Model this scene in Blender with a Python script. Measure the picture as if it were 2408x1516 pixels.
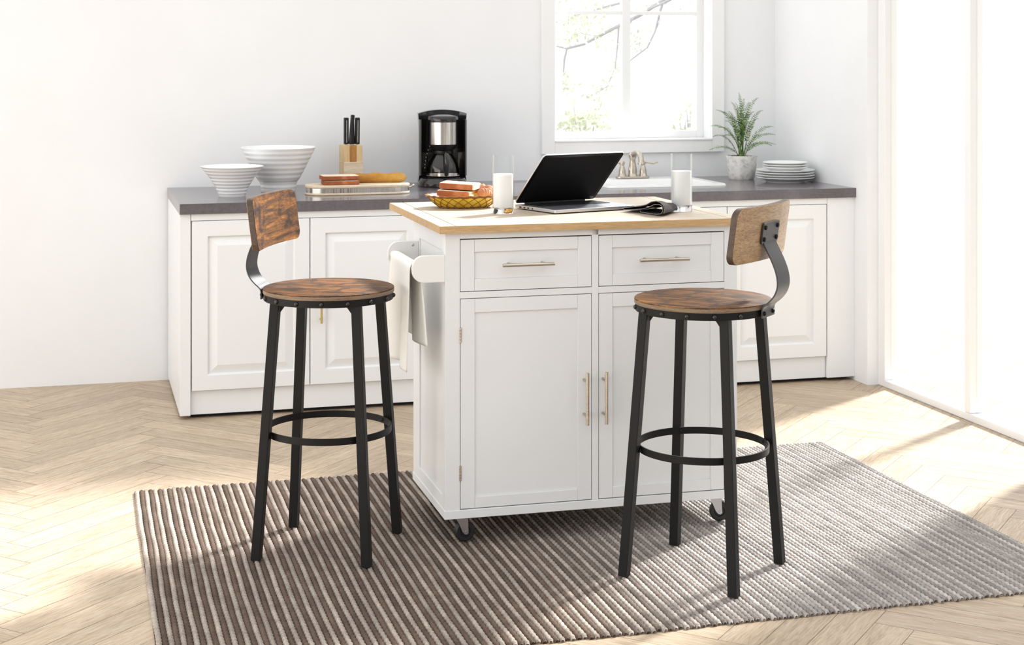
import bpy, bmesh, math, random
import numpy as np
from mathutils import Vector, Matrix
random.seed(7)
C = bpy.context.scene.collection
scn = bpy.context.scene
PI = math.pi
for o in list(bpy.data.objects): bpy.data.objects.remove(o)

# ---------------------------------------------------------------- camera
F, HOR, PHI, CY, CZ = 3696.6, 143.84, 0.27205, -4.3876, 1.4075   # focal length and horizon in pixels of the 2408 wide frame
cam = bpy.data.cameras.new('camera'); camo = bpy.data.objects.new('camera', cam); C.objects.link(camo)
camo.location = (0, CY, CZ); camo.rotation_euler = (PI/2, 0, -PHI)
cam.sensor_fit = 'HORIZONTAL'; cam.sensor_width = 36; cam.lens = F/2408*36
cam.shift_y = -(758-HOR)/2408
cam.clip_start = .05; cam.clip_end = 200
cam.dof.use_dof = True; cam.dof.focus_distance = 4.62; cam.dof.aperture_fstop = 11.0
scn.camera = camo

# ---------------------------------------------------------------- light
w = bpy.data.worlds.new('overcast_sky'); scn.world = w; w.use_nodes = True
bg = w.node_tree.nodes['Background']; bg.inputs['Color'].default_value = (.97, .985, 1, 1); bg.inputs['Strength'].default_value = 1.0
_nt = w.node_tree; _tc = _nt.nodes.new('ShaderNodeTexCoord'); _dp = _nt.nodes.new('ShaderNodeVectorMath'); _dp.operation = 'DOT_PRODUCT'
_dp.inputs[1].default_value = Vector((.93, .10, .35)).normalized(); _nt.links.new(_tc.outputs['Generated'], _dp.inputs[0])
_mx = _nt.nodes.new('ShaderNodeMath'); _mx.operation = 'MAXIMUM'; _mx.inputs[1].default_value = 0; _nt.links.new(_dp.outputs['Value'], _mx.inputs[0])
_pw = _nt.nodes.new('ShaderNodeMath'); _pw.operation = 'POWER'; _pw.inputs[1].default_value = 3; _nt.links.new(_mx.outputs[0], _pw.inputs[0])
_ma = _nt.nodes.new('ShaderNodeMath'); _ma.operation = 'MULTIPLY_ADD'; _ma.inputs[1].default_value = .25; _ma.inputs[2].default_value = 1.3; _nt.links.new(_pw.outputs[0], _ma.inputs[0])
_sx = _nt.nodes.new('ShaderNodeSeparateXYZ'); _nt.links.new(_tc.outputs['Generated'], _sx.inputs[0])
def _map(sock, a, b, c, d):
    q = _nt.nodes.new('ShaderNodeMapRange'); q.interpolation_type = 'SMOOTHSTEP'
    for i, v in enumerate((a, b, c, d)): q.inputs[1+i].default_value = v
    _nt.links.new(sock, q.inputs[0]); return q.outputs[0]
_low = _map(_sx.outputs['Z'], -.05, .45, 1, 0); _frt = _map(_sx.outputs['Y'], -.35, -.05, .78, 0)
_m1 = _nt.nodes.new('ShaderNodeMath'); _m1.operation = 'MULTIPLY'; _nt.links.new(_low, _m1.inputs[0]); _nt.links.new(_frt, _m1.inputs[1])
_m2 = _nt.nodes.new('ShaderNodeMath'); _m2.operation = 'SUBTRACT'; _m2.inputs[0].default_value = 1; _nt.links.new(_m1.outputs[0], _m2.inputs[1])
_m3 = _nt.nodes.new('ShaderNodeMath'); _m3.operation = 'MULTIPLY'; _nt.links.new(_ma.outputs[0], _m3.inputs[0]); _nt.links.new(_m2.outputs[0], _m3.inputs[1])
_nt.links.new(_m3.outputs[0], bg.inputs['Strength'])      # darker low down on the camera side, where the rest of the house stands
#      # bright hazy sky, brightest around the sun
sun = bpy.data.lights.new('sun', 'SUN'); sun.energy = 10.0; sun.angle = .10; sun.color = (1, .99, .98)
suno = bpy.data.objects.new('sun', sun); C.objects.link(suno)
SAZ, SEL = math.radians(33), math.radians(37)
sd = Vector((math.cos(SAZ)*math.cos(SEL), math.sin(SAZ)*math.cos(SEL), math.sin(SEL)))
suno.rotation_euler = sd.to_track_quat('Z', 'Y').to_euler(); suno.location = sd*12
vs = scn.view_settings; vs.view_transform = 'Standard'; vs.look = 'None'; vs.exposure = 0.16; vs.gamma = 1; vs.use_curve_mapping = False

# ---------------------------------------------------------------- helpers
def onY(px, py, Y):
    r = (px-1204)/F; u = -(py-HOR)/F
    d = Vector((math.cos(PHI)*r+math.sin(PHI), -math.sin(PHI)*r+math.cos(PHI), u)); t = (Y-CY)/d.y
    return Vector((0, CY, CZ))+d*t
def onZ(px, py, Z):
    r = (px-1204)/F; u = -(py-HOR)/F
    d = Vector((math.cos(PHI)*r+math.sin(PHI), -math.sin(PHI)*r+math.cos(PHI), u)); t = (Z-CZ)/d.z
    return Vector((0, CY, CZ))+d*t
def lin(r, g, b): 
    f = lambda c: (c/255/12.92 if c/255 <= .04045 else ((c/255+.055)/1.055)**2.4)
    return (f(r), f(g), f(b), 1)

class MB:
    """collects vertices and faces, then links them as one mesh object"""
    def __init__(s): s.v = []; s.f = []
    def add(s, vs, fs, M=None):
        k = len(s.v)
        s.v += [tuple(M @ Vector(p)) if M is not None else tuple(p) for p in vs]
        s.f += [tuple(i+k for i in f) for f in fs]
        return s
    def box(s, x0, x1, y0, y1, z0, z1, M=None):
        v = [(x0,y0,z0),(x1,y0,z0),(x1,y1,z0),(x0,y1,z0),(x0,y0,z1),(x1,y0,z1),(x1,y1,z1),(x0,y1,z1)]
        return s.add(v, [(0,3,2,1),(4,5,6,7),(0,1,5,4),(1,2,6,5),(2,3,7,6),(3,0,4,7)], M)
    def lathe(s, prof, n=48, M=None, sy=1.0):
        vs = []; fs = []
        for r, z in prof:
            for i in range(n):
                a = 2*PI*i/n; vs.append((r*math.cos(a), r*math.sin(a)*sy, z))
        for j in range(len(prof)-1):
            for i in range(n):
                a = j*n+i; b = j*n+(i+1) % n
                fs.append((a, b, b+n, a+n))
        if prof[0][0] > 1e-6: fs.append(tuple(range(n-1, -1, -1)))
        if prof[-1][0] > 1e-6: fs.append(tuple((len(prof)-1)*n+i for i in range(n)))
        return s.add(vs, fs, M)
    def ring(s, prof, n=64, M=None):
        """closed profile revolved about z"""
        vs = []; fs = []; m = len(prof)
        for r, z in prof:
            for i in range(n):
                a = 2*PI*i/n; vs.append((r*math.cos(a), r*math.sin(a), z))
        for j in range(m):
            for i in range(n):
                a = j*n+i; b = j*n+(i+1) % n; c = ((j+1) % m)*n
                fs.append((a, b, c+(i+1) % n, c+i))
        return s.add(vs, fs, M)
    def prism(s, out, z0, z1, M=None):
        n = len(out)
        vs = [(x,y,z0) for x,y in out]+[(x,y,z1) for x,y in out]
        fs = [tuple(range(n-1,-1,-1)), tuple(range(n,2*n))]+[(i,(i+1)%n,n+(i+1)%n,n+i) for i in range(n)]
        return s.add(vs, fs, M)
    def tube(s, path, r, n=10, M=None, cap=True):
        P = [Vector(p) for p in path]; m = len(P)
        R = r if isinstance(r, (list, tuple)) else [r]*m
        vs = []; fs = []
        t0 = (P[1]-P[0]).normalized(); up = Vector((0,0,1)) if abs(t0.z) < .9 else Vector((1,0,0))
        nrm = (up - t0*up.dot(t0)).normalized()
        for i in range(m):
            t = ((P[min(i+1,m-1)]-P[max(i-1,0)])).normalized()
            nrm = (nrm - t*nrm.dot(t)).normalized(); b = t.cross(nrm)
            for k in range(n):
                a = 2*PI*k/n; vs.append(P[i]+(nrm*math.cos(a)+b*math.sin(a))*R[i])
        for i in range(m-1):
            for k in range(n):
                a = i*n+k; c = i*n+(k+1)%n
                fs.append((a, c, c+n, a+n))
        if cap: fs += [tuple(range(n-1,-1,-1)), tuple((m-1)*n+k for k in range(n))]
        return s.add(vs, fs, M)
    def strip(s, prof, y0, y1, th, M=None):
        """flat bar: (x,z) centre line swept between y0 and y1 with thickness th"""
        P = [Vector((x,z)) for x,z in prof]; m = len(P); out = []
        A = []; B = []
        for i in range(m):
            t = (P[min(i+1,m-1)]-P[max(i-1,0)]).normalized(); nn = Vector((-t.y, t.x))
            A.append(P[i]+nn*th/2); B.append(P[i]-nn*th/2)
        vs = []; fs = []
        for a, b in zip(A, B): vs += [(a.x,y0,a.y),(a.x,y1,a.y),(b.x,y1,b.y),(b.x,y0,b.y)]
        for i in range(m-1):
            k = 4*i
            for j in range(4): fs.append((k+j, k+(j+1)%4, k+4+(j+1)%4, k+4+j))
        fs += [(3,2,1,0), (4*m-4,4*m-3,4*m-2,4*m-1)]
        return s.add(vs, fs, M)
    def ball(s, c, r, n=16, m=10, M=None, sc=(1,1,1)):
        vs = [(c[0],c[1],c[2]-r*sc[2])]; fs = []
        for j in range(1,m):
            for i in range(n):
                a = 2*PI*i/n; t = PI*j/m
                vs.append((c[0]+r*sc[0]*math.sin(t)*math.cos(a), c[1]+r*sc[1]*math.sin(t)*math.sin(a), c[2]-r*sc[2]*math.cos(t)))
        vs.append((c[0],c[1],c[2]+r*sc[2])); e = len(vs)-1
        for i in range(n):
            fs.append((0, 1+(i+1)%n, 1+i)); fs.append((e, e-n+i, e-n+(i+1)%n))
            for j in range(m-2):
                a = 1+j*n+i; b = 1+j*n+(i+1)%n
                fs.append((a,b,b+n,a+n))
        return s.add(vs, fs, M)
    def build(s, name, mat, parent=None, bevel=0, smooth=None, seg=2, loc=None, rot=None, sharp=35):
        me = bpy.data.meshes.new(name); me.from_pydata(s.v, [], s.f)
        bm = bmesh.new(); bm.from_mesh(me); bmesh.ops.recalc_face_normals(bm, faces=bm.faces); bm.to_mesh(me); bm.free()
        o = bpy.data.objects.new(name, me); C.objects.link(o)
        me.materials.append(mat)
        if smooth:
            me.shade_smooth(); me.set_sharp_from_angle(angle=math.radians(smooth))
        if bevel:
            b = o.modifiers.new('bevel', 'BEVEL'); b.width = bevel; b.segments = seg; b.limit_method = 'ANGLE'; b.angle_limit = math.radians(40)
            b.harden_normals = True
            me.shade_smooth(); me.set_sharp_from_angle(angle=math.radians(sharp))
        if parent: o.parent = parent
        if loc: o.location = loc
        if rot: o.rotation_euler = rot
        return o
def tag(o, label=None, cat=None, group=None, kind=None):
    for k, v in (('label',label),('category',cat),('group',group),('kind',kind)):
        if v: o[k] = v
    return o
def empty(name, loc, rz=0, label=None, cat=None, group=None):
    o = bpy.data.objects.new(name, None); C.objects.link(o); o.location = loc; o.rotation_euler = (0,0,rz); o.empty_display_size = .05
    return tag(o, label, cat, group)
def copy_tree(o, parent=None):
    c = o.copy(); C.objects.link(c)
    if parent: c.parent = parent
    for ch in list(o.children): copy_tree(ch, c)
    return c
def rrect(x0, x1, y0, y1, r, n=6):
    out = []
    for cx, cy, a in ((x1-r,y0+r,-PI/2),(x1-r,y1-r,0),(x0+r,y1-r,PI/2),(x0+r,y0+r,PI)):
        for i in range(n+1):
            t = a+PI/2*i/n; out.append((cx+r*math.cos(t), cy+r*math.sin(t)))
    return out
RX = Matrix.Rotation(PI/2, 4, 'X')      # maps (x,y,z) -> (x,-z,y)
RY = Matrix.Rotation(PI/2, 4, 'Y')

# ---------------------------------------------------------------- materials
def pmat(name, col, rough=.5, metal=0, spec=.5, coat=0):
    m = bpy.data.materials.new(name); m.use_nodes = True
    b = m.node_tree.nodes['Principled BSDF']
    b.inputs['Base Color'].default_value = col if len(col) == 4 else (*col, 1)
    b.inputs['Roughness'].default_value = rough; b.inputs['Metallic'].default_value = metal
    b.inputs['Specular IOR Level'].default_value = spec; b.inputs['Coat Weight'].default_value = coat
    return m
def nd(m, t, **k):
    n = m.node_tree.nodes.new(t)
    for a, v in k.items():
        if a in n.inputs: n.inputs[a].default_value = v
        else: setattr(n, a, v)
    return n
def lk(m, a, b): m.node_tree.links.new(a, b)
def ramp(m, fac, stops):
    r = nd(m, 'ShaderNodeValToRGB'); e = r.color_ramp.elements
    while len(e) < len(stops): e.new(.5)
    for q, (p, c) in zip(e, stops): q.position = p; q.color = c if len(c) == 4 else (*c, 1)
    lk(m, fac, r.inputs['Fac']); return r.outputs['Color']
def coords(m, scale=(1,1,1), rot=(0,0,0), src='Object'):
    tc = nd(m, 'ShaderNodeTexCoord'); mp = nd(m, 'ShaderNodeMapping')
    mp.inputs['Scale'].default_value = scale; mp.inputs['Rotation'].default_value = rot
    lk(m, tc.outputs[src], mp.inputs['Vector']); return mp.outputs['Vector']
def noise(m, vec, scale, detail=4, rough=.55, dist=0):
    n = nd(m, 'ShaderNodeTexNoise'); n.inputs['Scale'].default_value = scale; n.inputs['Detail'].default_value = detail
    n.inputs['Roughness'].default_value = rough; n.inputs['Distortion'].default_value = dist
    lk(m, vec, n.inputs['Vector']); return n.outputs['Fac']
def mixc(m, fac, a, b, mode='MIX'):
    x = nd(m, 'ShaderNodeMix', data_type='RGBA', blend_type=mode)
    for s, v in ((x.inputs[0],fac),(x.inputs[6],a),(x.inputs[7],b)):
        if hasattr(v, 'links'): lk(m, v, s)
        else: s.default_value = v
    return x.outputs[2]
def bump(m, h, strength=.2, dist=.002):
    b = nd(m, 'ShaderNodeBump'); b.inputs['Strength'].default_value = strength; b.inputs['Distance'].default_value = dist
    lk(m, h, b.inputs['Height']); lk(m, b.outputs['Normal'], m.node_tree.nodes['Principled BSDF'].inputs['Normal'])
def base(m): return m.node_tree.nodes['Principled BSDF'].inputs['Base Color']

def paint(name, col, rough=.45, var=.03):
    m = pmat(name, col, rough)
    v = coords(m); n = noise(m, v, 3.0, 5)
    c2 = tuple(c*(1-var*2) for c in col[:3])+(1,)
    lk(m, ramp(m, n, [(.3, c2), (.7, col)]), base(m))
    n2 = noise(m, v, 180, 2); bump(m, n2, .03, .0006)
    return m
M_wall = paint('wall_paint', (.85,.855,.86,1), .7, .015)
M_trim = paint('trim_paint', (.86,.86,.855,1), .4, .01)
M_cab = paint('cabinet_lacquer', (.82,.83,.835,1), .35, .012)
M_cart = paint('cart_paint', (.77,.78,.785,1), .38, .015)
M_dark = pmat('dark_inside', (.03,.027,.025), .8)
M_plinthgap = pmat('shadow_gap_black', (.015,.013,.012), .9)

def wood_plain(name, cols, sc=(2,22,22), rough=.45, lines=1.0):
    m = pmat(name, cols[1], rough)
    v = coords(m, sc); n = noise(m, v, 2.2, 5, .6, .7); n2 = noise(m, coords(m, tuple(s*4 for s in sc)), 4, 3, .6)
    c = ramp(m, n, [(.3, cols[0]), (.5, cols[1]), (.72, cols[2])])
    c = mixc(m, .35*lines, c, ramp(m, n2, [(.35, tuple(x*.72 for x in cols[0][:3])+(1,)), (.6, cols[2])]))
    lk(m, c, base(m)); bump(m, n2, .05, .0005)
    return m
def wood_rustic(name, along='X', edge=False):
    m = pmat(name, (.2,.1,.04), .55, 0, .22)
    sc = {'X':(1.15,15,15),'Y':(15,1.15,15),'Z':(15,15,1.15)}[along]
    v = coords(m, sc); fine = coords(m, tuple(s*(2.6 if s < 2 else 7) for s in sc))
    g = noise(m, v, 3.0, 7, .66, .7)
    blot = noise(m, coords(m, (1,1,1)), 17, 4, .6, .8)
    line = noise(m, fine, 5.0, 4, .7, .6)
    if edge:
        c = ramp(m, line, [(.35, lin(62,46,36)), (.6, lin(122,100,80)), (.8, lin(150,128,106))])
    else:
        c1 = ramp(m, g, [(.28, lin(32,19,10)), (.42, lin(76,46,19)), (.56, lin(120,76,29)), (.72, lin(166,114,48))])
        c2 = ramp(m, blot, [(.36, (.26,.25,.25,1)), (.5, (.85,.85,.82,1)), (.68, (1.12,1.08,.95,1))])
        c3 = ramp(m, line, [(.36, (.30,.28,.26,1)), (.54, (1.05,1.05,1.05,1))])
        c = mixc(m, 1, mixc(m, 1, c1, c2, 'MULTIPLY'), c3, 'MULTIPLY')
    lk(m, c, base(m)); bump(m, line, .12, .0008)
    return m
M_rust = wood_rustic('rustic_brown_wood', 'X'); M_rustY = wood_rustic('rustic_brown_wood_backrest', 'Y'); M_rustE = wood_plain('rustic_board_edge', [lin(90,72,56), lin(128,108,88), lin(156,136,114)], (5,5,110), .5)
M_rustD = wood_plain('dark_board_edge', [lin(44,32,24), lin(66,50,38), lin(92,72,56)], (20,2,40), .5)
M_rustB = wood_plain('brown_wood_rear', [lin(120,90,58), lin(160,126,86), lin(190,158,116)], (30,2.2,30), .4, 1.6)
M_top = wood_plain('rubberwood_board', [lin(164,147,126), lin(182,167,147), lin(194,181,162)], (1.6,18,18))
M_topE = wood_plain('rubberwood_edge', [lin(172,136,90), lin(192,158,112), lin(206,174,130)], (2,30,30))
M_block = wood_plain('beech_block', [lin(206,170,116), lin(222,190,138), lin(232,206,160)], (24,24,2))
M_blockslot = wood_plain('brown_slot', [lin(150,98,40), lin(178,122,58), lin(196,142,74)], (24,24,2))  # slot insert, browner than the block
M_board = wood_plain('maple_board', [lin(214,190,156), lin(226,206,176), lin(236,220,196)], (2,22,22))
# floor
M_floor = pmat('oak_herringbone', (.5,.38,.26), .42, 0, .4)
at = nd(M_floor, 'ShaderNodeAttribute', attribute_name='plank'); uv = nd(M_floor, 'ShaderNodeUVMap', uv_map='UVMap')
mp = nd(M_floor, 'ShaderNodeMapping'); mp.inputs['Scale'].default_value = (2.2, 26, 1); lk(M_floor, uv.outputs['UV'], mp.inputs['Vector'])
fl1 = noise(M_floor, mp.outputs['Vector'], 2.0, 6, .62, .8); fl2 = noise(M_floor, mp.outputs['Vector'], 8.0, 4, .65, .4)
c = ramp(M_floor, fl1, [(.28, lin(158,136,112)), (.48, lin(182,162,138)), (.7, lin(200,184,162))])
c = mixc(M_floor, .35, c, ramp(M_floor, fl2, [(.38, lin(138,112,86)), (.6, lin(208,190,164))]))
tone = ramp(M_floor, at.outputs['Fac'], [(0, (.86,.85,.84,1)), (1, (1.08,1.07,1.06,1))])
lk(M_floor, mixc(M_floor, 1, c, tone, 'MULTIPLY'), base(M_floor)); bump(M_floor, fl2, .05, .0006)
M_groove = pmat('plank_joint', lin(104,80,58), .8)
# rug
M_rug = pmat('wool_yarn', (.4,.35,.3), .95, 0, .1)
ca = nd(M_rug, 'ShaderNodeAttribute', attribute_name='yarn')
rn = noise(M_rug, coords(M_rug), 420, 3, .7); rn2 = noise(M_rug, coords(M_rug), 28, 3, .6)
t1 = ramp(M_rug, rn, [(.3, (.55,.53,.52,1)), (.6, (1.15,1.15,1.15,1))]); t2 = ramp(M_rug, rn2, [(.3, (.82,.80,.79,1)), (.7, (1.12,1.12,1.12,1))])
lk(M_rug, mixc(M_rug, 1, mixc(M_rug, 1, ca.outputs['Color'], t1, 'MULTIPLY'), t2, 'MULTIPLY'), base(M_rug)); bump(M_rug, rn, .5, .0015)
# metals
M_black = pmat('black_powder_coat', (.007,.007,.007), .5, 0, .22)
_n = noise(M_black, coords(M_black), 400, 2); bump(M_black, _n, .05, .0004)
M_rivet = pmat('glossy_black_rivet', (.006,.006,.006), .25, 0, .6)
M_gun = pmat('dark_steel', (.055,.054,.055), .40, .7, .4)
M_nickel = pmat('brushed_nickel', lin(196,186,172), .28, 1)
lk(M_nickel, ramp(M_nickel, noise(M_nickel, coords(M_nickel, (1,60,60)), 10, 2), [(.3, lin(176,166,152)), (.7, lin(212,203,190))]), base(M_nickel))
M_steel = pmat('brushed_steel', lin(205,200,194), .22, 1)
lk(M_steel, ramp(M_steel, noise(M_steel, coords(M_steel, (40,40,1)), 6, 2), [(.3, lin(184,178,172)), (.7, lin(220,216,210))]), base(M_steel))
M_zinc = pmat('zinc_plate', lin(190,190,195), .3, 1)
M_brass = pmat('aged_brass', lin(190,166,110), .35, 1)
M_rubber = pmat('black_rubber', (.012,.012,.013), .45)
M_glossblk = pmat('gloss_black_plastic', (.012,.011,.011), .12, 0, .5, .3)
M_satinblk = pmat('satin_black_plastic', (.009,.0085,.0085), .35, 0, .35)
M_red = pmat('red_switch', (.55,.01,.02), .3)
M_counter = pmat('charcoal_laminate', lin(112,107,110), .22, 0, .6, .25)
lk(M_counter, ramp(M_counter, noise(M_counter, coords(M_counter), 60, 5), [(.3, lin(92,86,90)), (.7, lin(104,98,102))]), base(M_counter))
M_ceramic = pmat('white_ceramic', (.84,.84,.835), .18, 0, .5, .2)
M_sink = pmat('white_enamel', (.85,.845,.83), .2, 0, .5)
M_milk = pmat('milk', (.88,.88,.87), .3); M_milk.node_tree.nodes['Principled BSDF'].inputs['Subsurface Weight'].default_value = .0
M_alu = pmat('aluminium_shell', lin(196,197,200), .32, .9)
M_key = pmat('black_keycap', (.012,.012,.013), .4)
M_screen = pmat('dark_screen', (.008,.008,.009), .7, 0, .06)
M_bezel = pmat('black_bezel', (.003,.003,.003), .5, 0, .1)
M_napkin = pmat('charcoal_cloth', (.045,.04,.042), .9, 0, .1)
_w = nd(M_napkin, 'ShaderNodeTexWave', wave_type='BANDS'); _w.inputs['Scale'].default_value = 90; lk(M_napkin, coords(M_napkin), _w.inputs['Vector'])
lk(M_napkin, ramp(M_napkin, _w.outputs['Fac'], [(.2, (.045,.041,.043,1)), (.8, (.14,.13,.13,1))]), base(M_napkin)); bump(M_napkin, _w.outputs['Fac'], .4, .001)
M_hem = pmat('hem_stitch', (.22,.2,.19), .9)
M_towel = pmat('waffle_cotton', lin(240,239,234), .95, 0, .1)
_tx = coords(M_towel, (1,1,1)); _v = nd(M_towel, 'ShaderNodeTexVoronoi', distance='CHEBYCHEV'); _v.inputs['Scale'].default_value = 190; _v.inputs['Randomness'].default_value = 0
lk(M_towel, _tx, _v.inputs['Vector']); bump(M_towel, _v.outputs['Distance'], .6, .0015)
M_rack = paint('rack_paint', (.80,.795,.775,1), .4, .01)
M_amber = pmat('amber_rattan', lin(214,166,40), .35, 0, .5)
lk(M_amber, ramp(M_amber, noise(M_amber, coords(M_amber), 30, 3), [(.3, lin(206,158,28)), (.7, lin(232,200,70))]), base(M_amber))
M_strand = pmat('brown_rattan_strand', lin(128,78,34), .4)
def bread_mat(name, a, b, c_):
    m = pmat(name, b, .8); n = noise(m, coords(m), 70, 4); n2 = noise(m, coords(m), 14, 3)
    col = ramp(m, n2, [(.3, a), (.55, b), (.75, c_)]); lk(m, col, base(m)); bump(m, n, .3, .002); return m
M_crust = bread_mat('bread_crust', lin(122,62,30), lin(158,88,48), lin(196,134,88))
M_crumb = bread_mat('bread_crumb', lin(226,200,172), lin(238,220,198), lin(244,232,216))
M_roll = bread_mat('pastry', lin(150,88,54), lin(184,126,90), lin(216,176,142))
M_bag = bread_mat('baguette_crust', lin(160,104,34), lin(190,138,56), lin(204,160,84))
M_pot = pmat('stone_pot', (.62,.6,.57), .85)
lk(M_pot, ramp(M_pot, noise(M_pot, coords(M_pot), 34, 5, .65), [(.3, lin(176,173,168)), (.52, lin(218,216,212)), (.7, lin(232,230,227))]), base(M_pot))
M_potline = pmat('pot_zigzag', lin(228,226,222), .85)
M_soil = pmat('bark_chips', lin(92,66,44), .95)
M_leaf = pmat('fern_leaf', (.09,.2,.04), .5)
lk(M_leaf, ramp(M_leaf, noise(M_leaf, coords(M_leaf), 55, 3), [(.34, lin(24,44,20)), (.48, lin(64,100,32)), (.60, lin(124,152,62)), (.74, lin(178,196,140))]), base(M_leaf))
M_stem = pmat('fern_stem', lin(86,100,66), .6)
M_bark = pmat('tree_bark_hazed', lin(206,201,206), .9)  # bark and leaf colours bleached to stand in for haze and glare
M_tleaf = pmat('tree_leaf_hazed', lin(168,176,120), .6)
lk(M_tleaf, ramp(M_tleaf, noise(M_tleaf, coords(M_tleaf), 3, 2), [(.3, lin(198,203,172)), (.7, lin(220,225,202))]), base(M_tleaf))
_tb = M_tleaf.node_tree.nodes['Principled BSDF']; _tr = nd(M_tleaf, 'ShaderNodeBsdfTranslucent'); _tr.inputs['Color'].default_value = lin(226,229,210)
_ad = nd(M_tleaf, 'ShaderNodeMixShader'); _ad.inputs[0].default_value = .28; lk(M_tleaf, _tb.outputs[0], _ad.inputs[1]); lk(M_tleaf, _tr.outputs[0], _ad.inputs[2])
lk(M_tleaf, _ad.outputs[0], M_tleaf.node_tree.nodes['Material Output'].inputs['Surface'])
def glassmat(name, tint=(1,1,1,1), refl=.9, ior=1.45):
    m = bpy.data.materials.new(name); m.use_nodes = True; nt = m.node_tree
    nt.nodes.remove(nt.nodes['Principled BSDF']); out = nt.nodes['Material Output']
    t = nd(m, 'ShaderNodeBsdfTransparent'); t.inputs['Color'].default_value = tint
    g = nd(m, 'ShaderNodeBsdfGlossy'); g.inputs['Roughness'].default_value = .02; g.inputs['Color'].default_value = (refl,refl,refl,1)
    lw = nd(m, 'ShaderNodeLayerWeight'); lw.inputs['Blend'].default_value = .5
    pw = nd(m, 'ShaderNodeMath', operation='POWER'); pw.inputs[1].default_value = 4.5; lk(m, lw.outputs['Facing'], pw.inputs[0])
    f0 = ((ior-1)/(ior+1))**2
    mr = nd(m, 'ShaderNodeMath', operation='MULTIPLY_ADD'); mr.inputs[1].default_value = .75; mr.inputs[2].default_value = f0; lk(m, pw.outputs[0], mr.inputs[0])
    mx = nd(m, 'ShaderNodeMixShader'); lk(m, mr.outputs[0], mx.inputs[0]); lk(m, t.outputs[0], mx.inputs[1]); lk(m, g.outputs[0], mx.inputs[2])
    lk(m, mx.outputs[0], out.inputs['Surface']); return m
M_pane = glassmat('window_glass', (.97,.98,.98,1), .8, 1.3)
M_glass = glassmat('drinking_glass_wall', (.965,.97,.97,1), .9, 1.4)
M_carafe = glassmat('carafe_glass', (.78,.77,.75,1), .9, 1.5)
M_solidglass = pmat('solid_glass', (1,1,1), .02); M_solidglass.node_tree.nodes['Principled BSDF'].inputs['Transmission Weight'].default_value = 1
M_clear = glassmat('clear_acrylic', (.9,.91,.92,1), .9, 1.5)

# ---------------------------------------------------------------- the room
YW, XR, XL, WH = 2.7131, 3.325, -3.4, 2.42
WX0, WX1, WZ0, WZ1 = 2.186, 2.982, 1.03, 2.15          # window opening
b = MB(); T = .16
b.box(XL-.2, WX0, YW, YW+T, 0, WH).box(WX1, XR+.16, YW, YW+T, 0, WH).box(WX0, WX1, YW, YW+T, 0, WZ0).box(WX0, WX1, YW, YW+T, WZ1, WH)
tag(b.build('wall_back', M_wall), kind='structure')
DY0, DY1, DZ1 = .36, 1.78, 2.36                          # glazed door added in the right wall, sized for the sun it admits
b = MB(); b.box(XR, XR+.16, DY1, YW, 0, WH).box(XR, XR+.16, DY0, DY1, DZ1, WH).box(XR, XR+.16, -5.5, DY0, 0, WH)
tag(b.build('wall_right', M_wall), kind='structure')
b = MB(); b.box(XL-.16, XL, -5.5, YW+T, 0, WH)
tag(b.build('wall_left', M_wall), kind='structure')
d = tag(empty('door_1', (XR+.05, DY0, 0)), kind='structure')
L_ = DY1-DY0
fb = MB(); fb.box(0,.06,0,.06,.0,DZ1).box(0,.06,L_-.06,L_,0,DZ1).box(0,.06,.06,L_-.06,DZ1-.06,DZ1).box(0,.06,.06,L_-.06,.0,.03)
fb.box(0,.06,L_/2-.02,L_/2+.02,.03,DZ1-.06)
fb.build('door_frame', M_trim, d, .003)
for k in range(2):
    y0 = [.06, L_/2+.02][k]; y1 = [L_/2-.02, L_-.06][k]
    MB().box(.027,.033,y0,y1,.03,DZ1-.06).build('glass_pane', M_pane, d)
# floor: one slab with the oak planks of the herringbone on it
LP, WP = .60, .10
ex = Vector((1,-1)).normalized(); ey = Vector((1,1)).normalized(); org = Vector((1.581,-.765))-ex*LP-ey*WP
vs_, fs_, uvs, pl = [], [], [], []
def plank(x0, x1, y0, y1, horiz):
    g = .0007; c_ = org+ex*(x0+x1)/2+ey*(y0+y1)/2
    if not (XL-.9 < c_.x < XR+2.6 and -5.6 < c_.y < 3.2): return
    k = len(vs_)
    for a, bb in ((x0+g,y0+g),(x1-g,y0+g),(x1-g,y1-g),(x0+g,y1-g)):
        p = org+ex*a+ey*bb; vs_.append((p.x,p.y,0))
    ou, ov = random.random()*20, random.random()*20
    q = [(0,0),(LP,0),(LP,WP),(0,WP)] if horiz else [(0,0),(0,WP),(LP,WP),(LP,0)]
    uvs.extend([(ou+a, ov+bb) for a, bb in q]); fs_.append((k,k+1,k+2,k+3)); pl.append(random.random())
for i in range(-80, 80):
    for j in range(-16, 18):
        ox, oy = i*WP+j*LP, -i*WP+j*LP
        plank(ox, ox+LP, oy, oy+WP, True); plank(ox+LP, ox+LP+WP, oy, oy+LP, False)
nq = len(fs_)
X0, X1, Y0, Y1 = XL-.5, XR+2.6, -5.6, 2.9
k = len(vs_); vs_ += [(X0,Y0,-.0006),(X1,Y0,-.0006),(X1,Y1,-.0006),(X0,Y1,-.0006),(X0,Y0,-.05),(X1,Y0,-.05),(X1,Y1,-.05),(X0,Y1,-.05)]
fs_ += [(k,k+1,k+2,k+3),(k+4,k+7,k+6,k+5),(k,k+4,k+5,k+1),(k+1,k+5,k+6,k+2),(k+2,k+6,k+7,k+3),(k+3,k+7,k+4,k)]
me = bpy.data.meshes.new('floor'); me.from_pydata(vs_, [], fs_); me.materials.append(M_floor); me.materials.append(M_groove)
ul = me.uv_layers.new(name='UVMap'); pa = me.attributes.new('plank', 'FLOAT', 'FACE')
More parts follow.
